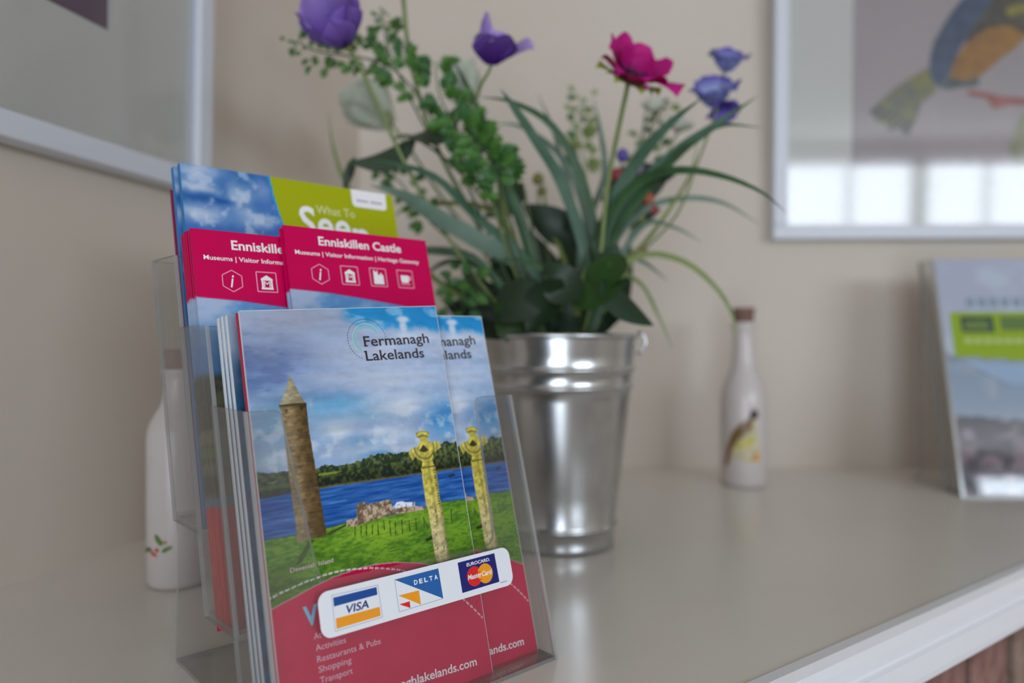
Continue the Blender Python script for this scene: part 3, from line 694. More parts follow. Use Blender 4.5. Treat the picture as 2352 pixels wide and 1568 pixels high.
def castle_leaflet(label, off, da, top, group, full=True):
    t = thing('castle_leaflet', label, 'leaflet', M=pocket_matrix(1, off) @ Matrix.Translation((da/1000, (top-219.6)/1000, 0)), group=group)
    B0 = 219.6-top+2.3
    painted_grid('cover', [(0, B0), (101.8, B0), (101.8, 219.6), (0, 219.6)], 0.6, castle_print, M_print, t)
    # folded spine carries the print round the left edge
    ys = np.linspace(B0, 219.6, 140); vs = []; cols = lin(np.clip(castle_print(np.zeros(140), ys), 0, 255)); cc = []
    for k, y in enumerate(ys):
        for z in (0.0, -0.0016): vs.append((-0.00005, y/1000, z)); cc.append(cols[k])
    raw_mesh('spine', vs, [(2*k, 2*k+2, 2*k+3, 2*k+1) for k in range(139)], np.array(cc), M_print, t)
    leaflet_box('pages', 101.8, B0, 219.6, -0.00006, -0.0016, M_page, t, 0, 0.15)
    if full:
        mb = MB()
        put_text(mb, 'Enniskillen Castle', 21.6, 209.0, 59.0, 5.6, 0, LZ, 0, 0.022)
        put_text(mb, 'Museums | Visitor Information | Heritage Gateway', 5.6, 202.0, 87.8, 2.7, 0, LZ, 0, 0.016)
        mb.build('title_lettering', M_txtwhite, t)
        mb = MB()
        hx = [(20.2+6.3*math.cos(math.radians(90+60*k)), 190.3+6.3*math.sin(math.radians(90+60*k))) for k in range(6)]; outline(mb, hx, .55, LZ, 1)
        put_text(mb, 'i', 18.9, 186.7, 2.3, 7.0, 0, LZ, 0, 0.02, 0.3)
        for x in (34.2, 54.5, 74.8):
            outline(mb, [(x, 184.8), (x+11.7, 184.8), (x+11.7, 196.6), (x, 196.6)], .6, LZ, 1)
        x = 34.2
        mb.flat(mm([(x+2.4, 186.2), (x+9.4, 186.2), (x+9.4, 187.4), (x+2.4, 187.4)]), LZ, 0)
        mb.flat(mm([(x+2.4, 191.6), (x+9.4, 191.6), (x+9.4, 192.6), (x+5.9, 194.8), (x+2.4, 192.6)]), LZ, 0)
        for q in (x+2.7, x+8.1): mb.flat(mm([(q, 187.4), (q+1.1, 187.4), (q+1.1, 191.6), (q, 191.6)]), LZ, 0)
        put_text(mb, 'M', x+4.0, 187.7, 3.8, 3.5, 0, LZ, 0, 0.0)
        x = 54.5
        mb.flat(mm([(x+2.2, 186.2), (x+9.6, 186.2), (x+9.6, 192.4), (x+8.6, 192.4), (x+8.6, 193.6), (x+7.4, 193.6), (x+7.4, 192.4), (x+5.6, 192.4), (x+5.6, 195.2), (x+4.9, 195.2), (x+4.9, 194.2), (x+3.6, 194.2), (x+3.6, 195.2), (x+2.6, 195.2)]), LZ, 0)
        x = 74.8
        mb.flat(mm([(x+3.0, 188.2), (x+7.8, 188.2), (x+8.4, 189.4), (x+8.4, 193.2), (x+2.5, 193.2), (x+2.5, 189.4)]), LZ, 0)
        outline(mb, [(x+8.5, 190.2), (x+9.8, 190.4), (x+9.8, 192.2), (x+8.5, 192.4)], .5, LZ, 0)
        mb.flat(mm([(x+1.8, 186.9), (x+9.4, 186.9), (x+9.0, 187.6), (x+2.2, 187.6)]), LZ, 1)
        mb.build('icons', [M_txtwhite, mat('ink_pink_line', (240, 160, 190), .4)], t)
    return t
cl = castle_leaflet('pink castle leaflet with its whole title showing, in the middle pocket', 0.0100, 51.8, 219.6, 'castle leaflets')
copy_thing(cl, shift(1, 0.0124, 50.9, -1.2), 'pink castle leaflet directly behind the one with its whole title showing')
cl2_ = castle_leaflet('pink castle leaflet with its title cut short by the leaflet in front', 0.0160, 0.8, 214.4, 'castle leaflets')
for k, (o_, da, db) in enumerate([(0.0192, 1.0, -5.2), (0.0222, 0.7, -4.4), (0.0246, 0.6, -4.0), (0.0268, 0.6, -4.2), (0.0290, 0.5, -4.6)]):
    copy_thing(cl2_, shift(1, o_, da, db), 'pink castle leaflet %s behind the one with the cut short title, only its spine showing' % ('next', 'second', 'third', 'fourth', 'fifth')[k])

# ------------------------------------------------------------------ blue and lime booklets, top pocket
EDX, EDY = [65.4, 66.5, 68.7, 71.4, 76, 84], [218.6, 207.4, 195.6, 183.9, 168, 140]
def see_print(a, b):
    wx = (fbm(a, b, 14, 301, 4)-.47)*16; x, y = a+wx, b+(fbm(a, b, 12, 307, 4)-.47)*10
    c = np.tile(np.array([60., 112., 184.]), (len(a), 1))
    for q in [(48,214,16,8,(20,84,158),1), (36,204,26,8,(30,88,164),.8), (20,216,16,6,(188,202,226),.95), (18,204,14,5,(206,214,230),.9), (46,200,8,14,(186,200,224),.9), (60,208,7,9,(150,172,212),.7), (26,197,22,3.4,(28,82,156),.95), (62,194,6,8,(80,124,190),.7), (18,188,16,6,(198,208,226),.9), (40,186,14,3,(110,150,204),.6), (58,187,10,4,(190,204,226),.7)]:
        c = splat(c, x, y, *q)
    n = fbm(a, b, 7, 311, 5); c = mixc(c, (216, 224, 238), sm(.52, .74, n)*.55)
    ex = np.interp(b, EDY[::-1], EDX[::-1]); c = mixc(c, (170, 176, 18), sm(-.2, .2, a-ex)); c = mixc(c, (0, 150, 218), sm(.9, .6, np.abs(a-ex)))
    return c
def see_booklet(label, off, da, top):
    t = thing('visitor_booklet', label, 'booklet', M=pocket_matrix(2, off) @ Matrix.Translation((da/1000, (top-218.6)/1000, 0)), group='visitor booklets')
    B0 = 218.6-top+2.4; X0, X1 = 10.0, 159.6
    painted_grid('cover', [(X0, B0), (X1, B0), (X1, 218.6), (X0, 218.6)], 0.9, see_print, M_print, t)
    leaflet_box('pages', X1-X0, B0, 218.6, -0.00006, -0.0036, M_page, t, X0+.3, 0.3)
    mb = MB(); mb.box((X0/1000-0.0002, B0/1000, -0.0037), (X0/1000+0.0006, 0.2186, -0.00005)); q = mb.build('spine', mat('spine_blue', (0, 122, 184), .4), t); q['label'] = 'bright blue spine'
    mb = MB()
    put_text(mb, 'See', 83.6, 178.2, 37.4, 22.8, 0, LZ, 0, 0.02)
    put_text(mb, 'n', 122.2, 170.4, 13.4, 18.5, 0, LZ, 0, 0.03)
    put_text(mb, 'What To', 96.6, 196.6, 29.2, 6.0, 0, LZ, 1)
    mb.build('title_lettering', [M_txtwhite, M_txtpale], t)
    mb = MB(); mb.flat(mm([(125.2, 218.55), (125.2, 209.2)] + arc_pts(128.4, 208.6, 3.2, 180, 270) + arc_pts(150.0, 208.6, 3.2, 270, 360) + [(153.8, 218.55)]), LZ, 0)
    for k in range(11):
        if k not in (5,): mb.flat(mm([(129.0+k*1.9, 209.6), (130.4+k*1.9, 209.6), (130.4+k*1.9, 211.2), (129.0+k*1.9, 211.2)]), LZ+0.00005, 1)
    mb.build('white_tab', [M_txtwhite, mat('ink_lilac', (150, 140, 178), .5)], t)
    return t
bk = see_booklet('blue sky and lime green visitor booklet in the top pocket', 0.0120, 0, 218.6)
copy_thing(bk, shift(2, 0.0200, -1.2, 1.0), 'visitor booklet behind, only its bright blue spine showing')
t = thing('slim_booklet', 'slim plum covered booklet behind the blue spined booklets', 'booklet', M=pocket_matrix(2, 0.0300))
leaflet_box('cover', 148, 2.4, 209, 0, -0.0006, mat('cover_plum', (150, 30, 84), .4), t, 9.4, 0)
leaflet_box('pages', 148, 2.4, 209, -0.0006, -0.0024, mat('cover_plum_dark', (120, 24, 66), .5), t, 9.6, 0.1)

# ------------------------------------------------------------------ steel bucket
BX, BY = 0.0431, 0.668
bucket = thing('steel_bucket', 'shiny galvanised steel bucket holding artificial flowers', 'bucket', loc=(BX, BY, SH))
def rad(z): return 0.0478 + (0.0700-0.0478)*z/0.1885
prof = [(0.0, 0.004), (0.0455, 0.004), (0.0462, 0.0012), (0.0478, 0.0), (0.0492, 0.0014), (0.0492, 0.0045)]
def bead(z, h=0.0022, w=0.0035): return [(rad(z+d*w)+h*(0.5+0.5*math.cos(math.pi*d)), z+d*w) for d in (-1, -.66, -.33, 0, .33, .66, 1)]
prof += [(rad(0.008), 0.008)] + bead(0.0195) + [(rad(0.05), 0.05), (rad(0.09), 0.09), (rad(0.13), 0.13)] + bead(0.1418) + [(rad(0.150), 0.150)] + bead(0.1572) + [(rad(0.17), 0.17), (rad(0.1835), 0.1835)]
mb = MB(); mb.lathe(prof, 96); mb.build('body', M_steel, bucket)
mb = MB(); mb.lathe([(rad(.1835)-.0006, .1835), (.0716, .1840), (.0726, .1858), (.0722, .1878), (.0708, .1885), (.0696, .1876), (.0692, .1855)], 96); mb.build('rolled_rim', M_steel, bucket)
mb = MB(); mb.lathe([(rad(z)-.0012, z) for z in (.186, .15, .1, .05, .006)] + [(0, .006)], 96); mb.build('lining', M_steel, bucket)
M_moss = mat('dry_moss', (58, 66, 34), .95, noise=((36, 40, 22), 120.0), bump=.8, bscale=300)
mb = MB(); mb.lathe([(0.0, .172), (.02, .174), (.045, .170), (.066, .163)], 48); mb.build('moss', M_moss, bucket)
for sx in (-1, 1):
    mb = MB(); mb.tube([(sx*.071, .0, .170), (sx*.076, .0, .174), (sx*.079, 0, .181), (sx*.076, 0, .188), (sx*.071, 0, .190)], .0014, 6); mb.build('handle_ear', M_steel, bucket)

# ------------------------------------------------------------------ plants
rng = random.Random(11)
def leafmat(name, c1, c2, rough=.45, trans=.18, sc=30): return mat(name, c1, rough, noise=(c2, sc), trans=trans)
G_blade = [leafmat('grass_bluegreen', (86, 118, 98), (56, 92, 68)), leafmat('grass_dark', (60, 98, 58), (42, 74, 42)), leafmat('grass_olive', (140, 152, 90), (110, 128, 70)), leafmat('grass_greyblue', (122, 144, 130), (94, 122, 104))]
G_leaf = [leafmat('leaf_dark', (30, 56, 28), (20, 40, 20)), leafmat('leaf_mid', (50, 88, 34), (36, 66, 26)), leafmat('leaf_deep', (38, 66, 42), (28, 50, 32)), leafmat('leaf_greygreen', (70, 88, 68), (54, 70, 52))]
G_fern = [leafmat('fern_green', (92, 140, 58), (58, 104, 40)), leafmat('fern_deep', (70, 120, 62), (48, 92, 46)), leafmat('fern_olive', (140, 156, 92), (112, 130, 66))]
G_stem = leafmat('stem_green', (120, 136, 80), (98, 116, 62), trans=0)
G_stemd = leafmat('stem_dark', (64, 84, 44), (48, 66, 34), trans=0)
def spline(pts, n):
    """Catmull-Rom through points"""
    p = [Vector(q) for q in pts]; p = [p[0]*2-p[1]] + p + [p[-1]*2-p[-2]]; out = []
    segs = len(p)-3
    for i in range(n+1):
        u = i/n*segs; k = min(int(u), segs-1); t = u-k; a, b, c, d = p[k:k+4]
        out.append(0.5*((2*b) + (c-a)*t + (2*a-5*b+4*c-d)*t*t + (3*b-a-3*c+d)*t*t*t))
    return out
def path3(px, y0, y1):
    """pixel polyline -> points standing between depth y0 (base) and y1 (tip)"""
    n = len(px); return [P(x, y, y0+(y1-y0)*(k/(n-1))) for k, (x, y) in enumerate(px)]
def ribbon(pts, wfun, twist0=0.0, twist1=0.0, fold=0.25, n=18):
    sp = spline(pts, n); mb = MB(); vs = []
    for i, p in enumerate(sp):
        u = i/n; t = (sp[min(i+1, n)]-sp[max(i-1, 0)]).normalized()
        s = t.cross(Vector((0, -1, 0.12))).normalized(); q = Quaternion(t, twist0+(twist1-twist0)*u); s = q @ s
        nn = t.cross(s).normalized(); w = wfun(u)/2
        vs += [p - s*w + nn*w*fold, p, p + s*w + nn*w*fold]
    fs = []
    for i in range(n): o = i*3; fs += [(o, o+1, o+4, o+3), (o+1, o+2, o+5, o+4)]
    mb.add(vs, fs, 0, True); return mb
BASE = (1330, 790)
grass = thing('grass_tuft', 'tuft of long arching blue-green artificial grass blades in the steel bucket', 'grass', loc=(BX, BY, SH+.172))
bpy.context.view_layer.update()
def child_world(o, parent):
    o.parent = parent; o.matrix_parent_inverse = parent.matrix_world.inverted(); return o
BL = [
 ([(1330,790),(1375,620),(1340,420),(1270,290),(1180,235),(1102,222)], 22, 1, .62), ([(1320,790),(1345,600),(1290,420),(1230,320),(1180,245),(1150,205)], 26, 0, .60),
 ([(1325,790),(1350,560),(1330,440),(1280,350),(1200,292),(1135,283)], 17, 3, .72), ([(1345,790),(1378,610),(1402,480),(1470,360),(1540,282),(1612,225)], 34, 0, .60),
 ([(1350,790),(1388,610),(1435,480),(1540,362),(1640,290),(1738,222)], 33, 0, .62), ([(1350,790),(1400,570),(1480,440),(1590,325),(1660,287),(1748,293)], 20, 1, .64),
 ([(1340,790),(1392,520),(1470,415),(1560,388),(1660,402),(1750,440),(1810,492)], 27, 1, .58), ([(1350,790),(1400,580),(1480,482),(1570,455),(1660,465),(1745,515)], 17, 3, .72),
 ([(1350,790),(1400,640),(1480,585),(1570,600),(1640,655),(1682,722),(1692,800)], 15, 2, .66), ([(1350,790),(1400,640),(1480,560),(1545,470),(1590,390),(1606,300)], 13, 2, .70),
 ([(1350,790),(1410,620),(1480,515),(1550,522),(1612,556)], 15, 3, .72), ([(1345,790),(1410,600),(1470,598),(1535,645)], 13, 3, .74), ([(1350,790),(1410,640),(1470,650),(1510,720),(1545,800)], 10, 2, .72),
 ([(1290,790),(1220,610),(1100,500),(1000,405),(905,375),(840,365)], 27, 0, .60), ([(1290,790),(1210,620),(1100,552),(1000,495),(930,450),(850,425)], 42, 3, .585),
 ([(1270,790),(1200,520),(1150,400),(1092,240),(1038,130)], 27, 1, .66), ([(1260,790),(1180,600),(1160,500),(1140,400),(1120,330)], 15, 2, .68),
 ([(1230,790),(1000,640),(880,520),(800,430),(766,340),(754,255)], 13, 2, .78), ([(1300,790),(1350,520),(1388,400),(1378,300),(1362,225)], 17, 3, .76), ([(1310,790),(1330,560),(1280,330),(1235,215)], 15, 3, .78),
 ([(1345,790),(1370,600),(1420,460),(1470,330),(1490,220)], 14, 3, .78), ([(1240,790),(1110,610),(1000,575),(930,590),(880,640)], 20, 1, .64), ([(1260,790),(1150,640),(1040,600),(960,640)], 18, 0, .70),
 ([(1330,790),(1340,700),(1280,640),(1200,600),(1120,600)], 18, 1, .61), ([(1300,800),(1290,720),(1275,680),(1250,630)], 15, 2, .60), ([(1325,800),(1325,720),(1330,670),(1345,610)], 16, 2, .60), ([(1345,800),(1360,730),(1395,650),(1400,600)], 14, 2, .60),
 ([(1260,790),(1150,500),(960,470),(900,500)], 16, 2, .72), ([(1320,790),(1370,560),(1440,430),(1580,340),(1620,300)], 16, 2, .76), ([(1330,790),(1310,640),(1260,500),(1245,400)], 13, 2, .74)]
for px, w, mi, yt in BL:
    wm = w*.64/FPX
    f = lambda u, wm=wm: wm*(.42+.58*math.sin(math.pi*min(1, u*.95+.12)**.8))*(1-max(0, (u-.68)/.32)**2.2) + .0004
    tw = rng.uniform(-.45, .45)
    o = ribbon(path3(px, BY + rng.uniform(-.02, .03), yt), f, tw, tw+rng.uniform(-.4, .4), rng.uniform(.1, .35), 20).build('blade', G_blade[mi])
    child_world(o, grass)

def leaf_geo(base, tip, width, roll=0.0, curl=.18, n=8, fold=.2, serr=0.0):
    base, tip = Vector(base), Vector(tip); ax = tip-base; ln = ax.length; t = ax.normalized()
    s = t.cross(Vector((0, -1, .3))).normalized(); s = Quaternion(t, roll) @ s; nn = t.cross(s).normalized()
    mb = MB(); vs = []
    for i in range(n+1):
        u = i/n; w = width*.5*(math.sin(math.pi*u**.8)**.85)*(1+serr*(1 if i % 2 else -1)) + .0002; c = base + ax*u + nn*(math.sin(math.pi*u)*curl*ln)
        for k in (-1, -.5, 0, .5, 1): vs.append(c + s*w*k + nn*abs(k)*w*fold)
    fs = [(i*5+j, i*5+j+1, (i+1)*5+j+1, (i+1)*5+j) for i in range(n) for j in range(4)]
    mb.add(vs, fs, 0, True); return mb
# leafy sprig of broad dark leaves
sprig = thing('leafy_sprig', 'bunch of broad dark green artificial leaves low in the steel bucket', 'foliage', loc=(BX, BY, SH+.170))
bpy.context.view_layer.update()
LEAVES = [((1330,770),(1300,480),150,0,.66,.70), ((1300,770),(1210,520),120,2,.68,.74), ((1340,760),(1450,560),110,0,.70,.76), ((1350,610),(1440,620),95,1,.62,.585), ((1300,640),(1440,650),110,1,.62,.58),
 ((1380,640),(1502,748),74,2,.60,.60), ((1280,780),(1130,560),120,0,.66,.66), ((1260,790),(1060,620),110,0,.68,.70), ((1240,790),(1010,680),90,0,.70,.74), ((1290,640),(1210,770),80,0,.60,.62),
 ((1230,640),(1150,740),100,0,.62,.60), ((1180,760),(1040,690),70,0,.66,.66), ((1200,780),(1020,640),60,0,.72,.78), ((1330,690),(1250,600),90,0,.60,.60), ((1400,420),(1560,395),80,0,.72,.72), ((1380,460),(1530,420),90,3,.70,.70),
 ((1390,500),(1520,480),70,3,.72,.74), ((930,315),(1058,236),88,3,.62,.64), ((958,316),(798,372),64,3,.63,.62), ((815,360),(790,440),22,3,.64,.64), ((1200,420),(1110,500),70,3,.72,.74), ((1130,470),(1210,440),70,2,.74,.74), ((1340,560),(1200,470),90,0,.70,.70),
 ((1290,770),(1350,670),60,0,.64,.64), ((1340,780),(1430,700),50,0,.68,.66), ((1230,790),(1140,690),70,1,.62,.60), ((1420,560),(1380,650),70,2,.64,.61), ((1210,700),(1090,770),60,0,.63,.61)]
for b_, t_, w, mi, y0, y1 in LEAVES:
    o = leaf_geo(P(*b_, y0), P(*t_, y1), w*.65/FPX, rng.uniform(-.5, .5), rng.uniform(.05, .2)).build('leaf', G_leaf[mi]); child_world(o, sprig)
for px in ([(1290,800),(1180,560),(1060,400),(950,315),(900,320)], [(1320,800),(1330,640),(1390,480),(1420,420)], [(1300,800),(1240,600),(1200,420)]):
    mb = MB(); mb.tube(spline(path3(px, .66, .66), 14), .0012, 6); child_world(mb.build('stem', G_stemd), sprig)

# ferny sprigs with small lobed leaflets
def lobed():
    mb = MB(); out = [(0,0),(.06,.14),(.32,.12),(.16,.30),(.46,.36),(.20,.48),(.42,.66),(.15,.68),(.24,.90),(.06,.86),(0,1.0)]
    pts = [(x, y) for x, y in out] + [(-x, y) for x, y in out[::-1][1:-1]]
    vs = [(x, y, .28*abs(x) + .12*math.sin(3*y)) for x, y in pts] + [(0, .5, .04)]
    c = len(vs)-1; n = len(pts); mb.add(vs, [(i, (i+1) % n, c) for i in range(n)], 0, True); return mb
def fern(label, stem, y0, y1, sizes, dens, mi, seed, tip_bare=0.0, spread=.03):
    r = random.Random(seed); t = thing('fern_sprig', label, 'foliage', loc=(BX, BY, SH+.17), group='ferny sprigs'); bpy.context.view_layer.update()
    sp = spline(path3(stem, y0, y1), 40); n = len(sp)
    mb = MB(); mb.tube(sp, [.0013-.0008*i/n for i in range(n)], 6); child_world(mb.build('stem', G_stemd if mi < 2 else G_stem), t)
    protos = []
    for j in (mi, (mi+1) % 2): protos.append(child_world(lobed().build('leaflet', G_fern[j]), t))
    used = [False, False]; k = 0
    u = dens[0]
    while u < dens[1]:
        i = int(u*(n-1)); p = sp[i]; tn = (sp[min(i+1, n-1)]-sp[max(i-1, 0)]).normalized()
        for sd in (-1, 1):
            j = 0 if r.random() < .65 else 1
            o = protos[j]
            if used[j]: o = o.copy(); C.objects.link(o)
            used[j] = True
            s = (sizes[0]+(sizes[1]-sizes[0])*(u-dens[0])/(dens[1]-dens[0]))*r.uniform(.8, 1.2)
            side = tn.cross(Vector((0, -1, 0))).normalized()*sd
            d = (side*r.uniform(.6, 1.1) + tn*r.uniform(.2, .8) + Vector((0, r.uniform(-.6, .6), r.uniform(-.2, .3)))).normalized()
            f = Vector((r.uniform(-.5, .5), -1, r.uniform(-.2, .7))); x = d.cross(f).normalized(); z = x.cross(d)
            q = p + d*r.uniform(.0, spread)*.5
            o.parent = t; o.matrix_parent_inverse = t.matrix_world.inverted()
            o.matrix_world = Matrix(((x.x*s, d.x*s, z.x*s, q.x), (x.y*s, d.y*s, z.y*s, q.y), (x.z*s, d.z*s, z.z*s, q.z), (0, 0, 0, 1)))
        u += dens[2]*r.uniform(.7, 1.3)
    for j in (0, 1):
        if not used[j]: bpy.data.objects.remove(protos[j])
    return t
fern('ferny green sprig whose curled tip reaches under the open purple flower', [(1240,800),(1150,600),(1080,440),(1020,320),(960,220),(890,150),(800,128),(730,118),(692,100),(690,78),(712,78)], .66, .64, (.017, .004), (.42, .86, .014), 0, 1)
fern('ferny green sprig with small jagged leaves beside the cup shaped purple flower', [(1250,800),(1170,560),(1120,420),(1060,310),(1010,220),(1000,140)], .65, .63, (.017, .012), (.40, 1.0, .019), 1, 2)
fern('bushy green ferny sprig in front of the dark leaves on the left side', [(1260,800),(1200,600),(1150,430),(1110,340),(1070,290)], .64, .61, (.019, .014), (.46, 1.0, .026), 0, 3)
fern('thin ferny sprig with a spiky upright tip near the tall bare stem', [(1230,800),(1100,520),(980,300),(920,180),(888,100),(885,60),(898,48)], .67, .68, (.014, .003), (.50, .96, .016), 0, 4)
fern('pale ferny sprig at the back between grass blades and pink flower', [(1310,800),(1350,560),(1345,400),(1330,300),(1335,220)], .74, .80, (.016, .008), (.52, 1.0, .03), 2, 5)
fern('ferny sprig hanging over the left side of the bucket rim', [(1230,800),(1120,690),(1080,640),(1060,660),(1065,720)], .64, .62, (.014, .012), (.35, 1.0, .07), 1, 6)
fern('pale ferny sprig at the back beside the blue sweet pea', [(1340,800),(1400,560),(1470,400),(1500,300),(1540,240)], .74, .80, (.013, .009), (.45, 1.0, .035), 2, 7)
fern('low ferny sprig between the booklets and the arching grass', [(1230,800),(1080,600),(980,500),(920,420),(870,380)], .68, .70, (.014, .012), (.45, 1.0, .05), 0, 8)

# flowers
def petal_mat(name, inner, outer, back, trans=.25, start=.1):
    m = mat(name, inner, .55, spec=.25); nt = m.node_tree; b = nt.nodes['Principled BSDF']
    a = nt.nodes.new('ShaderNodeAttribute'); a.attribute_name = 'along'
    r = nt.nodes.new('ShaderNodeValToRGB'); r.color_ramp.elements[0].color = rgba(inner); r.color_ramp.elements[1].color = rgba(outer)
    r.color_ramp.elements[0].position = start; r.color_ramp.elements[1].position = .95
    nt.links.new(a.outputs['Fac'], r.inputs['Fac'])
    g = nt.nodes.new('ShaderNodeNewGeometry'); mx = nt.nodes.new('ShaderNodeMix'); mx.data_type = 'RGBA'; mx.inputs[7].default_value = rgba(back)
    f = nt.nodes.new('ShaderNodeMath'); f.operation = 'MULTIPLY'; f.inputs[1].default_value = .85
    nt.links.new(g.outputs['Backfacing'], f.inputs[0]); nt.links.new(f.outputs[0], mx.inputs[0]); nt.links.new(r.outputs['Color'], mx.inputs[6])
    nt.links.new(mx.outputs[2], b.inputs['Base Color'])
    t = nt.nodes.new('ShaderNodeBsdfTranslucent'); ms = nt.nodes.new('ShaderNodeMixShader'); ms.inputs[0].default_value = trans
    nt.links.new(mx.outputs[2], t.inputs['Color']); nt.links.new(b.outputs[0], ms.inputs[1]); nt.links.new(t.outputs[0], ms.inputs[2])
    nt.links.new(ms.outputs[0], nt.nodes['Material Output'].inputs['Surface'])
    return m
def petal(length, width, open0, open1, m, parent, M, ruffle=.0, seed=0, cupw=.5, notch=0.0):
    """grows from the origin along +z, bending outwards towards +x; inner side faces the axis"""
    r = random.Random(seed); nu, nv = 10, 8; vs = []; al = []; ph = r.uniform(0, 6)
    x = z = 0.0; prev = 0
    for i in range(nu+1):
        u = i/nu; ang = open0+(open1-open0)*u
        if i: x += math.sin(ang)*length/nu; z += math.cos(ang)*length/nu
        w = width*.5*(math.sin(math.pi*(.07+.63*u))**.8)*(1 if u < .85 else 1-.12*((u-.85)/.15)**2)
        for j in range(nv+1):
            v = j/nv*2-1; e = ruffle*length*(u**2)*math.sin(v*5+ph+u*4)
            k = cupw*w*v*v; dz = -notch*length*(1-abs(v))*max(0, u-.75)*2 - .26*length*abs(v)**2.5*u**3
            vs.append((x - k*math.cos(ang) + e*math.cos(ang), w*v, z + k*math.sin(ang)*.6 + dz + e*.3)); al.append(u)
    fs = [(i*(nv+1)+j, (i+1)*(nv+1)+j, (i+1)*(nv+1)+j+1, i*(nv+1)+j+1) for i in range(nu) for j in range(nv)]
    me = bpy.data.meshes.new('petal'); me.from_pydata(vs, [], fs); me.materials.append(m)
    me.polygons.foreach_set('use_smooth', [True]*len(fs))
    a = me.attributes.new('along', 'FLOAT', 'POINT'); a.data.foreach_set('value', al); me.update()
    o = bpy.data.objects.new('petal', me); C.objects.link(o); o.parent = parent; o.matrix_parent_inverse = parent.matrix_world.inverted(); o.matrix_world = M
    return o
def axis_matrix(loc, axis, spin=0.0):
    z = Vector(axis).normalized(); x = Vector((0, 1, 0)).cross(z)
    if x.length < 1e-3: x = Vector((1, 0, 0))
    x.normalize(); y = z.cross(x)
    return Matrix(((x.x, y.x, z.x, loc[0]), (x.y, y.y, z.y, loc[1]), (x.z, y.z, z.z, loc[2]), (0, 0, 0, 1))) @ Matrix.Rotation(spin, 4, 'Z')
def flower(name, label, head, axis, stem_px, y0, yh, petals, centre=None, calyx=None, stem_r=.0017, group='artificial flowers', stem_mat=None):
    t = thing(name, label, 'flower', loc=(BX, BY, SH+.17), group=group); bpy.context.view_layer.update()
    loc = P(*head, yh); pts = path3(stem_px, y0, yh); pts.append(loc)
    mb = MB(); mb.tube(spline(pts, 24), stem_r, 7); child_world(mb.build('stem', stem_mat or G_stem), t)
    A = axis_matrix(loc, axis)
    for k, (spin, ln, wd, o0, o1, m, ru, cw) in enumerate(petals):
        petal(ln, wd, math.radians(o0), math.radians(o1), m, t, A @ Matrix.Rotation(math.radians(spin), 4, 'Z'), ru, k+len(label), cw)
    if centre:
        r_, h_, cm, sm_ = centre; mb = MB()
        mb.lathe([(0, 0), (r_*.7, h_*.1), (r_, h_*.5), (r_*.75, h_*.9), (0, h_)], 16); o = mb.build('flower_centre', cm); o.parent = t; o.matrix_parent_inverse = t.matrix_world.inverted(); o.matrix_world = A @ Matrix.Translation((0, 0, .002))
        mb = MB()
        for k in range(16):
            a = k*math.pi/8; q = r_*1.9; mb.tube([(r_*.7*math.cos(a), r_*.7*math.sin(a), h_*.4), (q*.8*math.cos(a), q*.8*math.sin(a), h_*1.1), (q*math.cos(a), q*math.sin(a), h_*1.5)], [.0003, .0003, .0008], 5)
        o = mb.build('stamens', sm_); o.parent = t; o.matrix_parent_inverse = t.matrix_world.inverted(); o.matrix_world = A
    if calyx:
        n_, ln, wd, o0, o1, cm = calyx
        for k in range(n_): 
            o = petal(ln, wd, math.radians(o0), math.radians(o1), cm, t, A @ Matrix.Translation((0, 0, -.002)) @ Matrix.Rotation(2*math.pi*k/n_+.4, 4, 'Z'), .02, k); o.name = 'sepal'
    return t
PM_lil = petal_mat('petal_lilac', (84, 48, 156), (162, 134, 208), (138, 104, 198), .3); PM_pur = petal_mat('petal_purple', (96, 54, 160), (178, 154, 216), (70, 18, 122), .12)
PM_mag = petal_mat('petal_magenta', (150, 6, 96), (196, 26, 132), (182, 10, 100), .2); PM_wht = petal_mat('petal_white', (206, 212, 190), (214, 216, 208), (200, 206, 190))
PM_pea = petal_mat('petal_sweet_pea', (168, 180, 222), (92, 74, 174), (150, 156, 212), .2, .5); PM_teal = petal_mat('petal_blue_throat', (48, 98, 148), (110, 88, 182), (110, 80, 180))
PM_grn = petal_mat('sepal_green', (150, 156, 70), (166, 172, 84), (140, 150, 66), .2); PM_vio = petal_mat('petal_violet', (120, 104, 190), (104, 80, 182), (98, 76, 174))
M_eye = mat('flower_eye', (34, 10, 44), .7); M_stm = mat('stamen_dark', (46, 12, 54), .7)
d = lambda x, y, z: Vector((x, y, z)).normalized()
flower('purple_anemone', 'open lilac purple flower on the tall stem, highest of the bunch on the left', (797, 106), d(-.34, -.55, .68), [(1230,800),(1080,620),(960,430),(880,270),(825,150)], .66, .60,
       [(s, .047*k, .044, o0, o1, m, .03, .30) for s, k, o0, o1, m in ((0, .98, 56, 0, PM_lil), (60, 1.08, 52, 2, PM_lil), (120, 1.10, 52, 4, PM_lil), (180, 1.0, 60, 8, PM_lil), (240, .80, 66, 8, PM_lil), (300, .78, 64, 2, PM_lil))] +
       [(s, .030, .030, 58, 4, PM_teal, .02, .35) for s in (30, 90, 150)], (.004, .006, M_eye, M_stm), (3, .010, .008, 60, 90, PM_grn))
flower('cup_shaped_purple_flower', 'cup shaped deep purple flower with pale rims seen from the side', (1128, 150), d(.10, -.26, .90), [(1250,800),(1160,560),(1092,300),(1100,210),(1122,165)], .66, .62,
       [(42, .046, .034, 62, 46, PM_pur, .02, .2), (78, .034, .032, 48, 14, PM_pur, .02, .3), (115, .033, .032, 40, 4, PM_pur, .02, .3), (152, .044, .020, 36, -8, PM_pur, .01, .2), (212, .026, .032, 44, 0, PM_pur, .03, .3), (262, .026, .034, 48, 0, PM_pur, .03, .3), (308, .031, .034, 58, 24, PM_pur, .03, .25)], None, None, .0014)
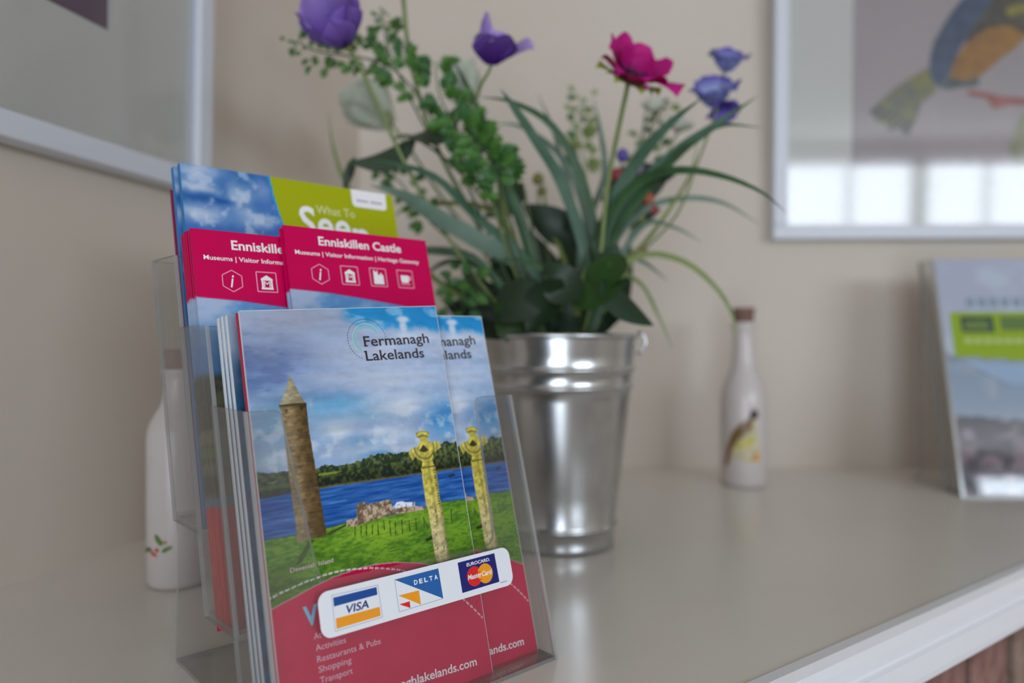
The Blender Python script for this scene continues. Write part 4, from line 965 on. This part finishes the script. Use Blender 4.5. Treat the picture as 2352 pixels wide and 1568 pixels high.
flower('magenta_anemone', 'wide open magenta flower with dark centre above the arching grass', (1442, 188), d(.36, -.48, .78), [(1330,800),(1372,640),(1395,430),(1420,300),(1440,205)], .66, .60,
       [(-6, .046, .030, 64, 72, PM_mag, .02, .3), (40, .042, .032, 70, 30, PM_mag, .03, .35), (90, .040, .034, 66, 22, PM_mag, .03, .35), (135, .042, .034, 64, 20, PM_mag, .03, .35), (175, .040, .034, 68, 26, PM_mag, .03, .35), (225, .034, .034, 80, 52, PM_mag, .02, .35), (275, .032, .034, 84, 60, PM_mag, .02, .35), (320, .036, .032, 78, 46, PM_mag, .03, .35), (155, .030, .028, 56, 4, PM_mag, .03, .35), (60, .030, .028, 56, 6, PM_mag, .03, .35)],
       (.006, .008, M_eye, M_stm), (5, .030, .016, 84, 70, PM_grn), .0020)
def pea(name, label, stem_px, heads, yh):
    t = thing(name, label, 'flower', loc=(BX, BY, SH+.17), group='artificial flowers'); bpy.context.view_layer.update()
    pts = path3(stem_px, .67, yh); mb = MB(); mb.tube(spline(pts, 26), .0012, 7); child_world(mb.build('stem', G_stem), t)
    for (x, y, s, ax, m1, m2) in heads:
        A = axis_matrix(P(x, y, yh-.004), ax)
        for sp_, ln, wd, o0, o1, mm_ in ((200, s, s*1.0, 40, 52, m1), (-20, s*1.05, s*1.0, 40, 52, m1), (90, s*.95, s*1.1, 20, 30, m2), (250, s*.7, s*.9, 40, 30, m2), (300, s*.7, s*.9, 40, 30, m2), (145, s*.95, s*.9, 30, 40, m1), (40, s*.95, s*.9, 30, 40, m1)):
            petal(ln, wd, math.radians(o0), math.radians(o1), mm_, t, A @ Matrix.Rotation(math.radians(sp_), 4, 'Z'), .06, int(x+sp_), .3)
    return t
pea('sweet_pea_spray', 'spray of blue violet sweet pea blossoms leaning towards the bird picture', [(1345,800),(1440,620),(1550,500),(1600,380),(1640,270),(1655,210),(1668,150)], 
    [(1666, 166, .027, d(.1, -.35, .9), PM_pea, PM_pea), (1640, 246, .033, d(-.15, -.45, .8), PM_pea, PM_pea), (1654, 238, .022, d(.12, -.45, -.8), PM_vio, PM_vio)], .72)
flower('white_blossom', 'large pale white blossom blurred against the wall left of the ferny leaves', (900, 288), d(-.62, -.1, .55), [(1250,800),(1140,620),(1020,460),(940,340)], .70, .80,
       [(s, .064*k, .056, 40, 4, PM_wht, .02, .4) for s, k in ((0, 1), (60, .95), (120, 1.02), (180, .96), (240, 1), (300, .94))], None, (4, .020, .014, 50, 40, PM_grn), .0017, 'white blossoms')
flower('white_blossom', 'smaller pale white blossom behind the ferny leaves beside the cup shaped purple flower', (1068, 248), d(-.08, -.1, .9), [(1270,800),(1190,600),(1120,420),(1080,300)], .72, .82,
       [(s, .055*k, .042, 30, 4, PM_wht, .02, .4) for s, k in ((0, 1), (60, .95), (120, 1.02), (180, .96), (240, 1), (300, .94))], None, (4, .016, .012, 50, 40, PM_grn), .0015, 'white blossoms')
flower('small_white_flower', 'small white flower half hidden under the magenta flower', (1502, 262), d(.0, -.5, .7), [(1340,800),(1400,600),(1460,400)], .72, .78,
       [(s, .020, .020, 60, 40, PM_wht, .02, .3) for s in (0, 72, 144, 216, 288)], None, None, .0010, 'small white flowers')
flower('small_white_flower', 'small white flower between the grass blades below the sweet pea', (1556, 304), d(.1, -.5, .7), [(1340,800),(1420,600),(1500,420)], .72, .76,
       [(s, .019, .019, 60, 40, PM_wht, .02, .3) for s in (0, 72, 144, 216, 288)], None, None, .0010, 'small white flowers')
flower('tall_bare_stem', 'tall pale green flower stem running up past the ferny leaves', (922, -90), d(-.1, -.2, .9), [(1240,800),(1120,560),(1000,330),(945,150),(928,20)], .68, .66,
       [(s, .030, .030, 34, 6, PM_lil, .02, .35) for s in (0, 60, 120, 180, 240, 300)], None, (3, .010, .008, 60, 90, PM_grn), .0021)
# berry and bud sprigs among the grass
def buds(label, stem, y0, y1, items):
    t = thing('bud_sprig', label, 'foliage', loc=(BX, BY, SH+.17)); bpy.context.view_layer.update()
    mb = MB(); mb.tube(spline(path3(stem, y0, y1), 16), .0010, 6); child_world(mb.build('stem', G_stem), t)
    for x, y, r, m in items:
        q = P(x, y, y1-.002); mb = MB(); mb.lathe([(0, -r), (r*.75, -r*.7), (r, 0), (r*.8, r*.7), (r*.3, r*1.1), (0, r*1.2)], 12)
        o = mb.build('bud', m); o.location = q; child_world(o, t)
M_bred = mat('bud_red', (150, 50, 62), .5); M_bpur = mat('bud_purple', (92, 78, 158), .5); M_bora = mat('bud_orange', (176, 96, 60), .5); M_blil = mat('bud_lilac', (168, 158, 190), .5); M_bgrn = mat('bud_olive', (130, 126, 60), .5)
buds('sprig of red and purple buds behind the grass blades', [(1330,800),(1380,600),(1415,450),(1430,360)], .70, .70, [(1430, 358, .0062, M_bpur), (1416, 402, .0060, M_bred), (1441, 410, .0060, M_bred), (1462, 385, .0066, M_blil)])
buds('sprig with orange buds low on the right of the grass', [(1340,800),(1400,650),(1450,540),(1480,480)], .70, .71, [(1488, 458, .0064, M_bora), (1470, 500, .0050, M_bgrn), (1478, 572, .0040, M_bora), (1500, 480, .0055, M_bred)])
buds('olive budded sprig behind the arching grass', [(1300,800),(1270,640),(1240,480),(1236,430)], .72, .74, [(1236, 412, .0060, M_bgrn), (1245, 440, .0050, M_bgrn)])

# ------------------------------------------------------------------ bottles
M_milk = mat('white_glazed_bottle', (206, 197, 195), 0.25, noise=((202, 192, 189), 20.0)); M_cork = mat('cork', (132, 100, 88), .9, noise=((112, 84, 74), 260.0), bump=.3, bscale=500)
def bottle(name, label, loc, prof, cork, decal, seed):
    t = thing(name, label, 'bottle', loc=loc)
    mb = MB(); mb.lathe(prof, 56); mb.build('body', M_milk, t)
    mb = MB(); r0, r1, z0, z1 = cork; mb.lathe([(0, z0), (r0, z0), (r1, z1-.001), (r1-.001, z1), (0, z1)], 28); mb.build('cork', M_cork, t)
    paint, (s0, s1, z0, z1), a0, nm = decal
    ns, nz = 44, 56; zs = np.array([p[1] for p in prof]); rs = np.array([p[0] for p in prof]); o = np.argsort(zs, kind='stable')
    S, Z = np.meshgrid(np.linspace(s0, s1, ns), np.linspace(z0, z1, nz)); S = S.ravel(); Z = Z.ravel()
    R = np.interp(Z, zs[o], rs[o]) + .00025; A = a0 + S/np.maximum(R, .005)
    vs = np.stack([R*np.sin(A), -R*np.cos(A), Z], 1); col, m = paint(S*1000, Z*1000); i = np.arange(ns*nz).reshape(nz, ns)
    fs = np.stack([i[:-1, :-1], i[:-1, 1:], i[1:, 1:], i[1:, :-1]], -1).reshape(-1, 4); fs = fs[m[fs].min(1) > .5]
    raw_mesh(nm, vs, fs, lin(np.clip(col, 0, 255)), M_bottleprint, t, smooth=True)
    return t
def bird_decal(s, z):
    c = np.tile(np.array([150., 118, 80]), (len(s), 1)); m = np.zeros(len(s))
    def add(poly, col):
        nonlocal c, m
        k = soft(s, z, poly, .3); c = mixc(c, col, k); m = np.maximum(m, k)
    add([(-26,28),(-22,32),(-20,52),(-14,68),(-4,80),(6,88),(14,92),(19,86),(16,76),(20,60),(24,44),(24,32),(10,30),(-4,34),(-12,36),(-20,28)], (206, 196, 160))
    add([(-26,26),(-20,26),(-16,44),(-8,58),(2,66),(10,74),(12,88),(4,87),(-6,80),(-16,68),(-23,50)], (122, 92, 50)); add([(-27,26),(-21,26),(-18,40),(-16,50),(-21,52),(-24,42)], (136, 74, 48))
    add([(-8,48),(2,50),(10,54),(14,62),(8,66),(-2,60),(-10,54)], (206, 192, 98)); add([(8,34),(20,34),(20,44),(12,44)], (206, 150, 92))
    k = sm(7.2, 5.8, np.hypot(s-13, z-92)); c = mixc(c, (34, 34, 30), k); m = np.maximum(m, k)
    c = c*(.85+.3*fbm(s, z, 6, 5, 3))[:, None]; return c, m
rb = .0285
prof = [(0, .001), (.024, .0), (.0275, .002), (rb, .006), (rb, .040), (rb, .100), (.0280, .112), (.0255, .124), (.0210, .136), (.0165, .146), (.0145, .156), (.0135, .17), (.0130, .186), (.0130, .196), (.0150, .199), (.0155, .203), (.0145, .206), (.010, .206)]
bxr = (1708-CX)/FPX*.934
bottle('corked_bottle', 'white corked bottle with a small bird transfer, against the back wall', (bxr, .934, SH), prof, (.0110, .0140, .200, .224), (bird_decal, (-.030, .030, .022, .104), -.30, 'bird_transfer'), 1)
def holly_decal(s, z):
    c = np.tile(np.array([90., 120, 50]), (len(s), 1)); m = np.zeros(len(s))
    for cx, cz, rx, rz, an, col in ((4.5, 37.5, 5.6, 2.6, -.9, (96, 128, 52)), (-7.5, 29, 6, 2.3, .25, (92, 112, 56)), (11, 31, 5.0, 2.2, .5, (104, 124, 64)), (-1.2, 27.6, 2.2, 2.2, 0, (196, 92, 72)), (3.2, 30.2, 2.2, 2.2, 0, (190, 84, 66)), (2.2, 26.4, 1.9, 1.9, 0, (200, 100, 80)), (10, 36.0, 2.0, 1.6, 0, (190, 110, 92))):
        x = (s-cx)*math.cos(an)+(z-cz)*math.sin(an); y = -(s-cx)*math.sin(an)+(z-cz)*math.cos(an); k = sm(1.1, .8, (x/rx)**2+(y/rz)**2); c = mixc(c, col, k); m = np.maximum(m, k)
    return c, m
k = .78
prof2 = [(r*k, float(np.interp(z, [0, .006, .100, .146, .206, .224], [0, .005, .108, .133, .161, .1755]))) for r, z in prof]
bottle('corked_bottle', 'white corked bottle with a holly berry transfer, beside the left wall', (-.2515, .555, SH), prof2, (.0110*k, .0140*k, .157, .1755), (holly_decal, (-.018, .020, .016, .046), -.42, 'holly_transfer'), 2)

# ------------------------------------------------------------------ second, larger holder by the back wall
rot2 = math.radians(-2.5); lean2 = math.radians(13.5)
M2 = Matrix.Translation((.527, .857, SH)) @ Matrix.Rotation(rot2, 4, 'Z')
def plain_cut(v): return [(0, 0), (.222, 0), (.222, v-.12), (.15, v-.16), (.07, v-.16), (0, v-.12)]
h2, _ = holder('acrylic_leaflet_stand', 'large single pocket acrylic leaflet stand against the back wall, right of the bottle', M2, .222, 1, .285, .034, lean2, .05, 0, plain_cut, .003, False)
for x in (.0, .219):
    mb = MB(); Rx = Matrix(((0, 0, 1, x), (1, 0, 0, .034), (0, 1, 0, 0), (0, 0, 0, 1)))
    mb.prism([(0, 0), (.085, 0), (.070, .01), (.066, .27), (.285*math.tan(lean2), .285)], 0, .003, 0, Rx, 1)
    mb.build('side_support', [M_acr, M_acre], h2)
cl2, sl2 = math.cos(lean2), math.sin(lean2)
R2 = M2 @ Matrix(((1, 0, 0, 0), (0, sl2, -cl2, 0), (0, cl2, sl2, 0), (0, 0, 0, 1)))
def guide_print(a, b):
    c = np.tile(np.array([170., 174., 192.]), (len(a), 1)); n = fbm(a, b, 30, 401, 4)
    c = mixc(c, (186, 198, 208), sm(.4, .7, n)*.6)
    c = mixc(c, (150, 170, 196), sm(170, 160, b)); c = mixc(c, (196, 206, 218), sm(.5, .8, fbm(a, b, 22, 409, 3))*sm(166, 158, b)*.5)
    rk = fbm(a, b*1.4, 14, 411, 5); rc = np.array([62., 58, 74]) + sm(.36, .66, rk)[:, None]*np.array([86., 68, 66])
    c = mixc(c, rc, sm(.3, -.3, b-(92-a*.05)+(fbm(a, b, 12, 421, 3)-.45)*8)); c = mixc(c, (120, 122, 150), sm(1.0, .0, np.abs(b-(163-a*.06)-.0)/2.2)*.8)
    gb = (b > 166-a*.07) & (b < 222) & (a > 9); c[gb] = (142, 166, 40)
    return c
g = thing('area_guide', 'brochure with a lime green band and rocky shore cover in the large leaflet stand', 'brochure', M=R2 @ Matrix.Translation((.004, .004, -.006)))
painted_grid('cover', [(0, 0), (214, 0), (214, 291), (0, 291)], 2.2, guide_print, M_print, g)
leaflet_box('pages', 214, 0, 291, -.0001, -.008, M_page, g, 0, .3)
mb = MB()
mb.flat(mm([(22, 196), (62, 196), (62, 216), (22, 216)]), LZ, 0); mb.flat(mm([(26, 200), (52, 200), (58, 206), (50, 211), (26, 209)]), LZ+.0001, 1)
mb.flat(mm([(70, 198), (180, 198), (180, 216), (70, 216)]), LZ, 2)
for kk in range(9): mb.flat(mm([(24+kk*12, 182), (33+kk*12, 182), (33+kk*12, 188), (24+kk*12, 188)]), LZ, 3)
for kk in range(7): mb.flat(mm([(32+kk*14, 228), (42+kk*14, 228), (42+kk*14, 240), (32+kk*14, 240)]), LZ, 4)
mb.build('band_marks', [mat('ink_bottle_green', (34, 60, 54), .5), mat('ink_moss', (96, 120, 40), .5), mat('ink_leaf', (84, 110, 44), .5), mat('ink_palegreen', (176, 190, 116), .5), mat('ink_greyblue', (128, 144, 164), .5)], g)
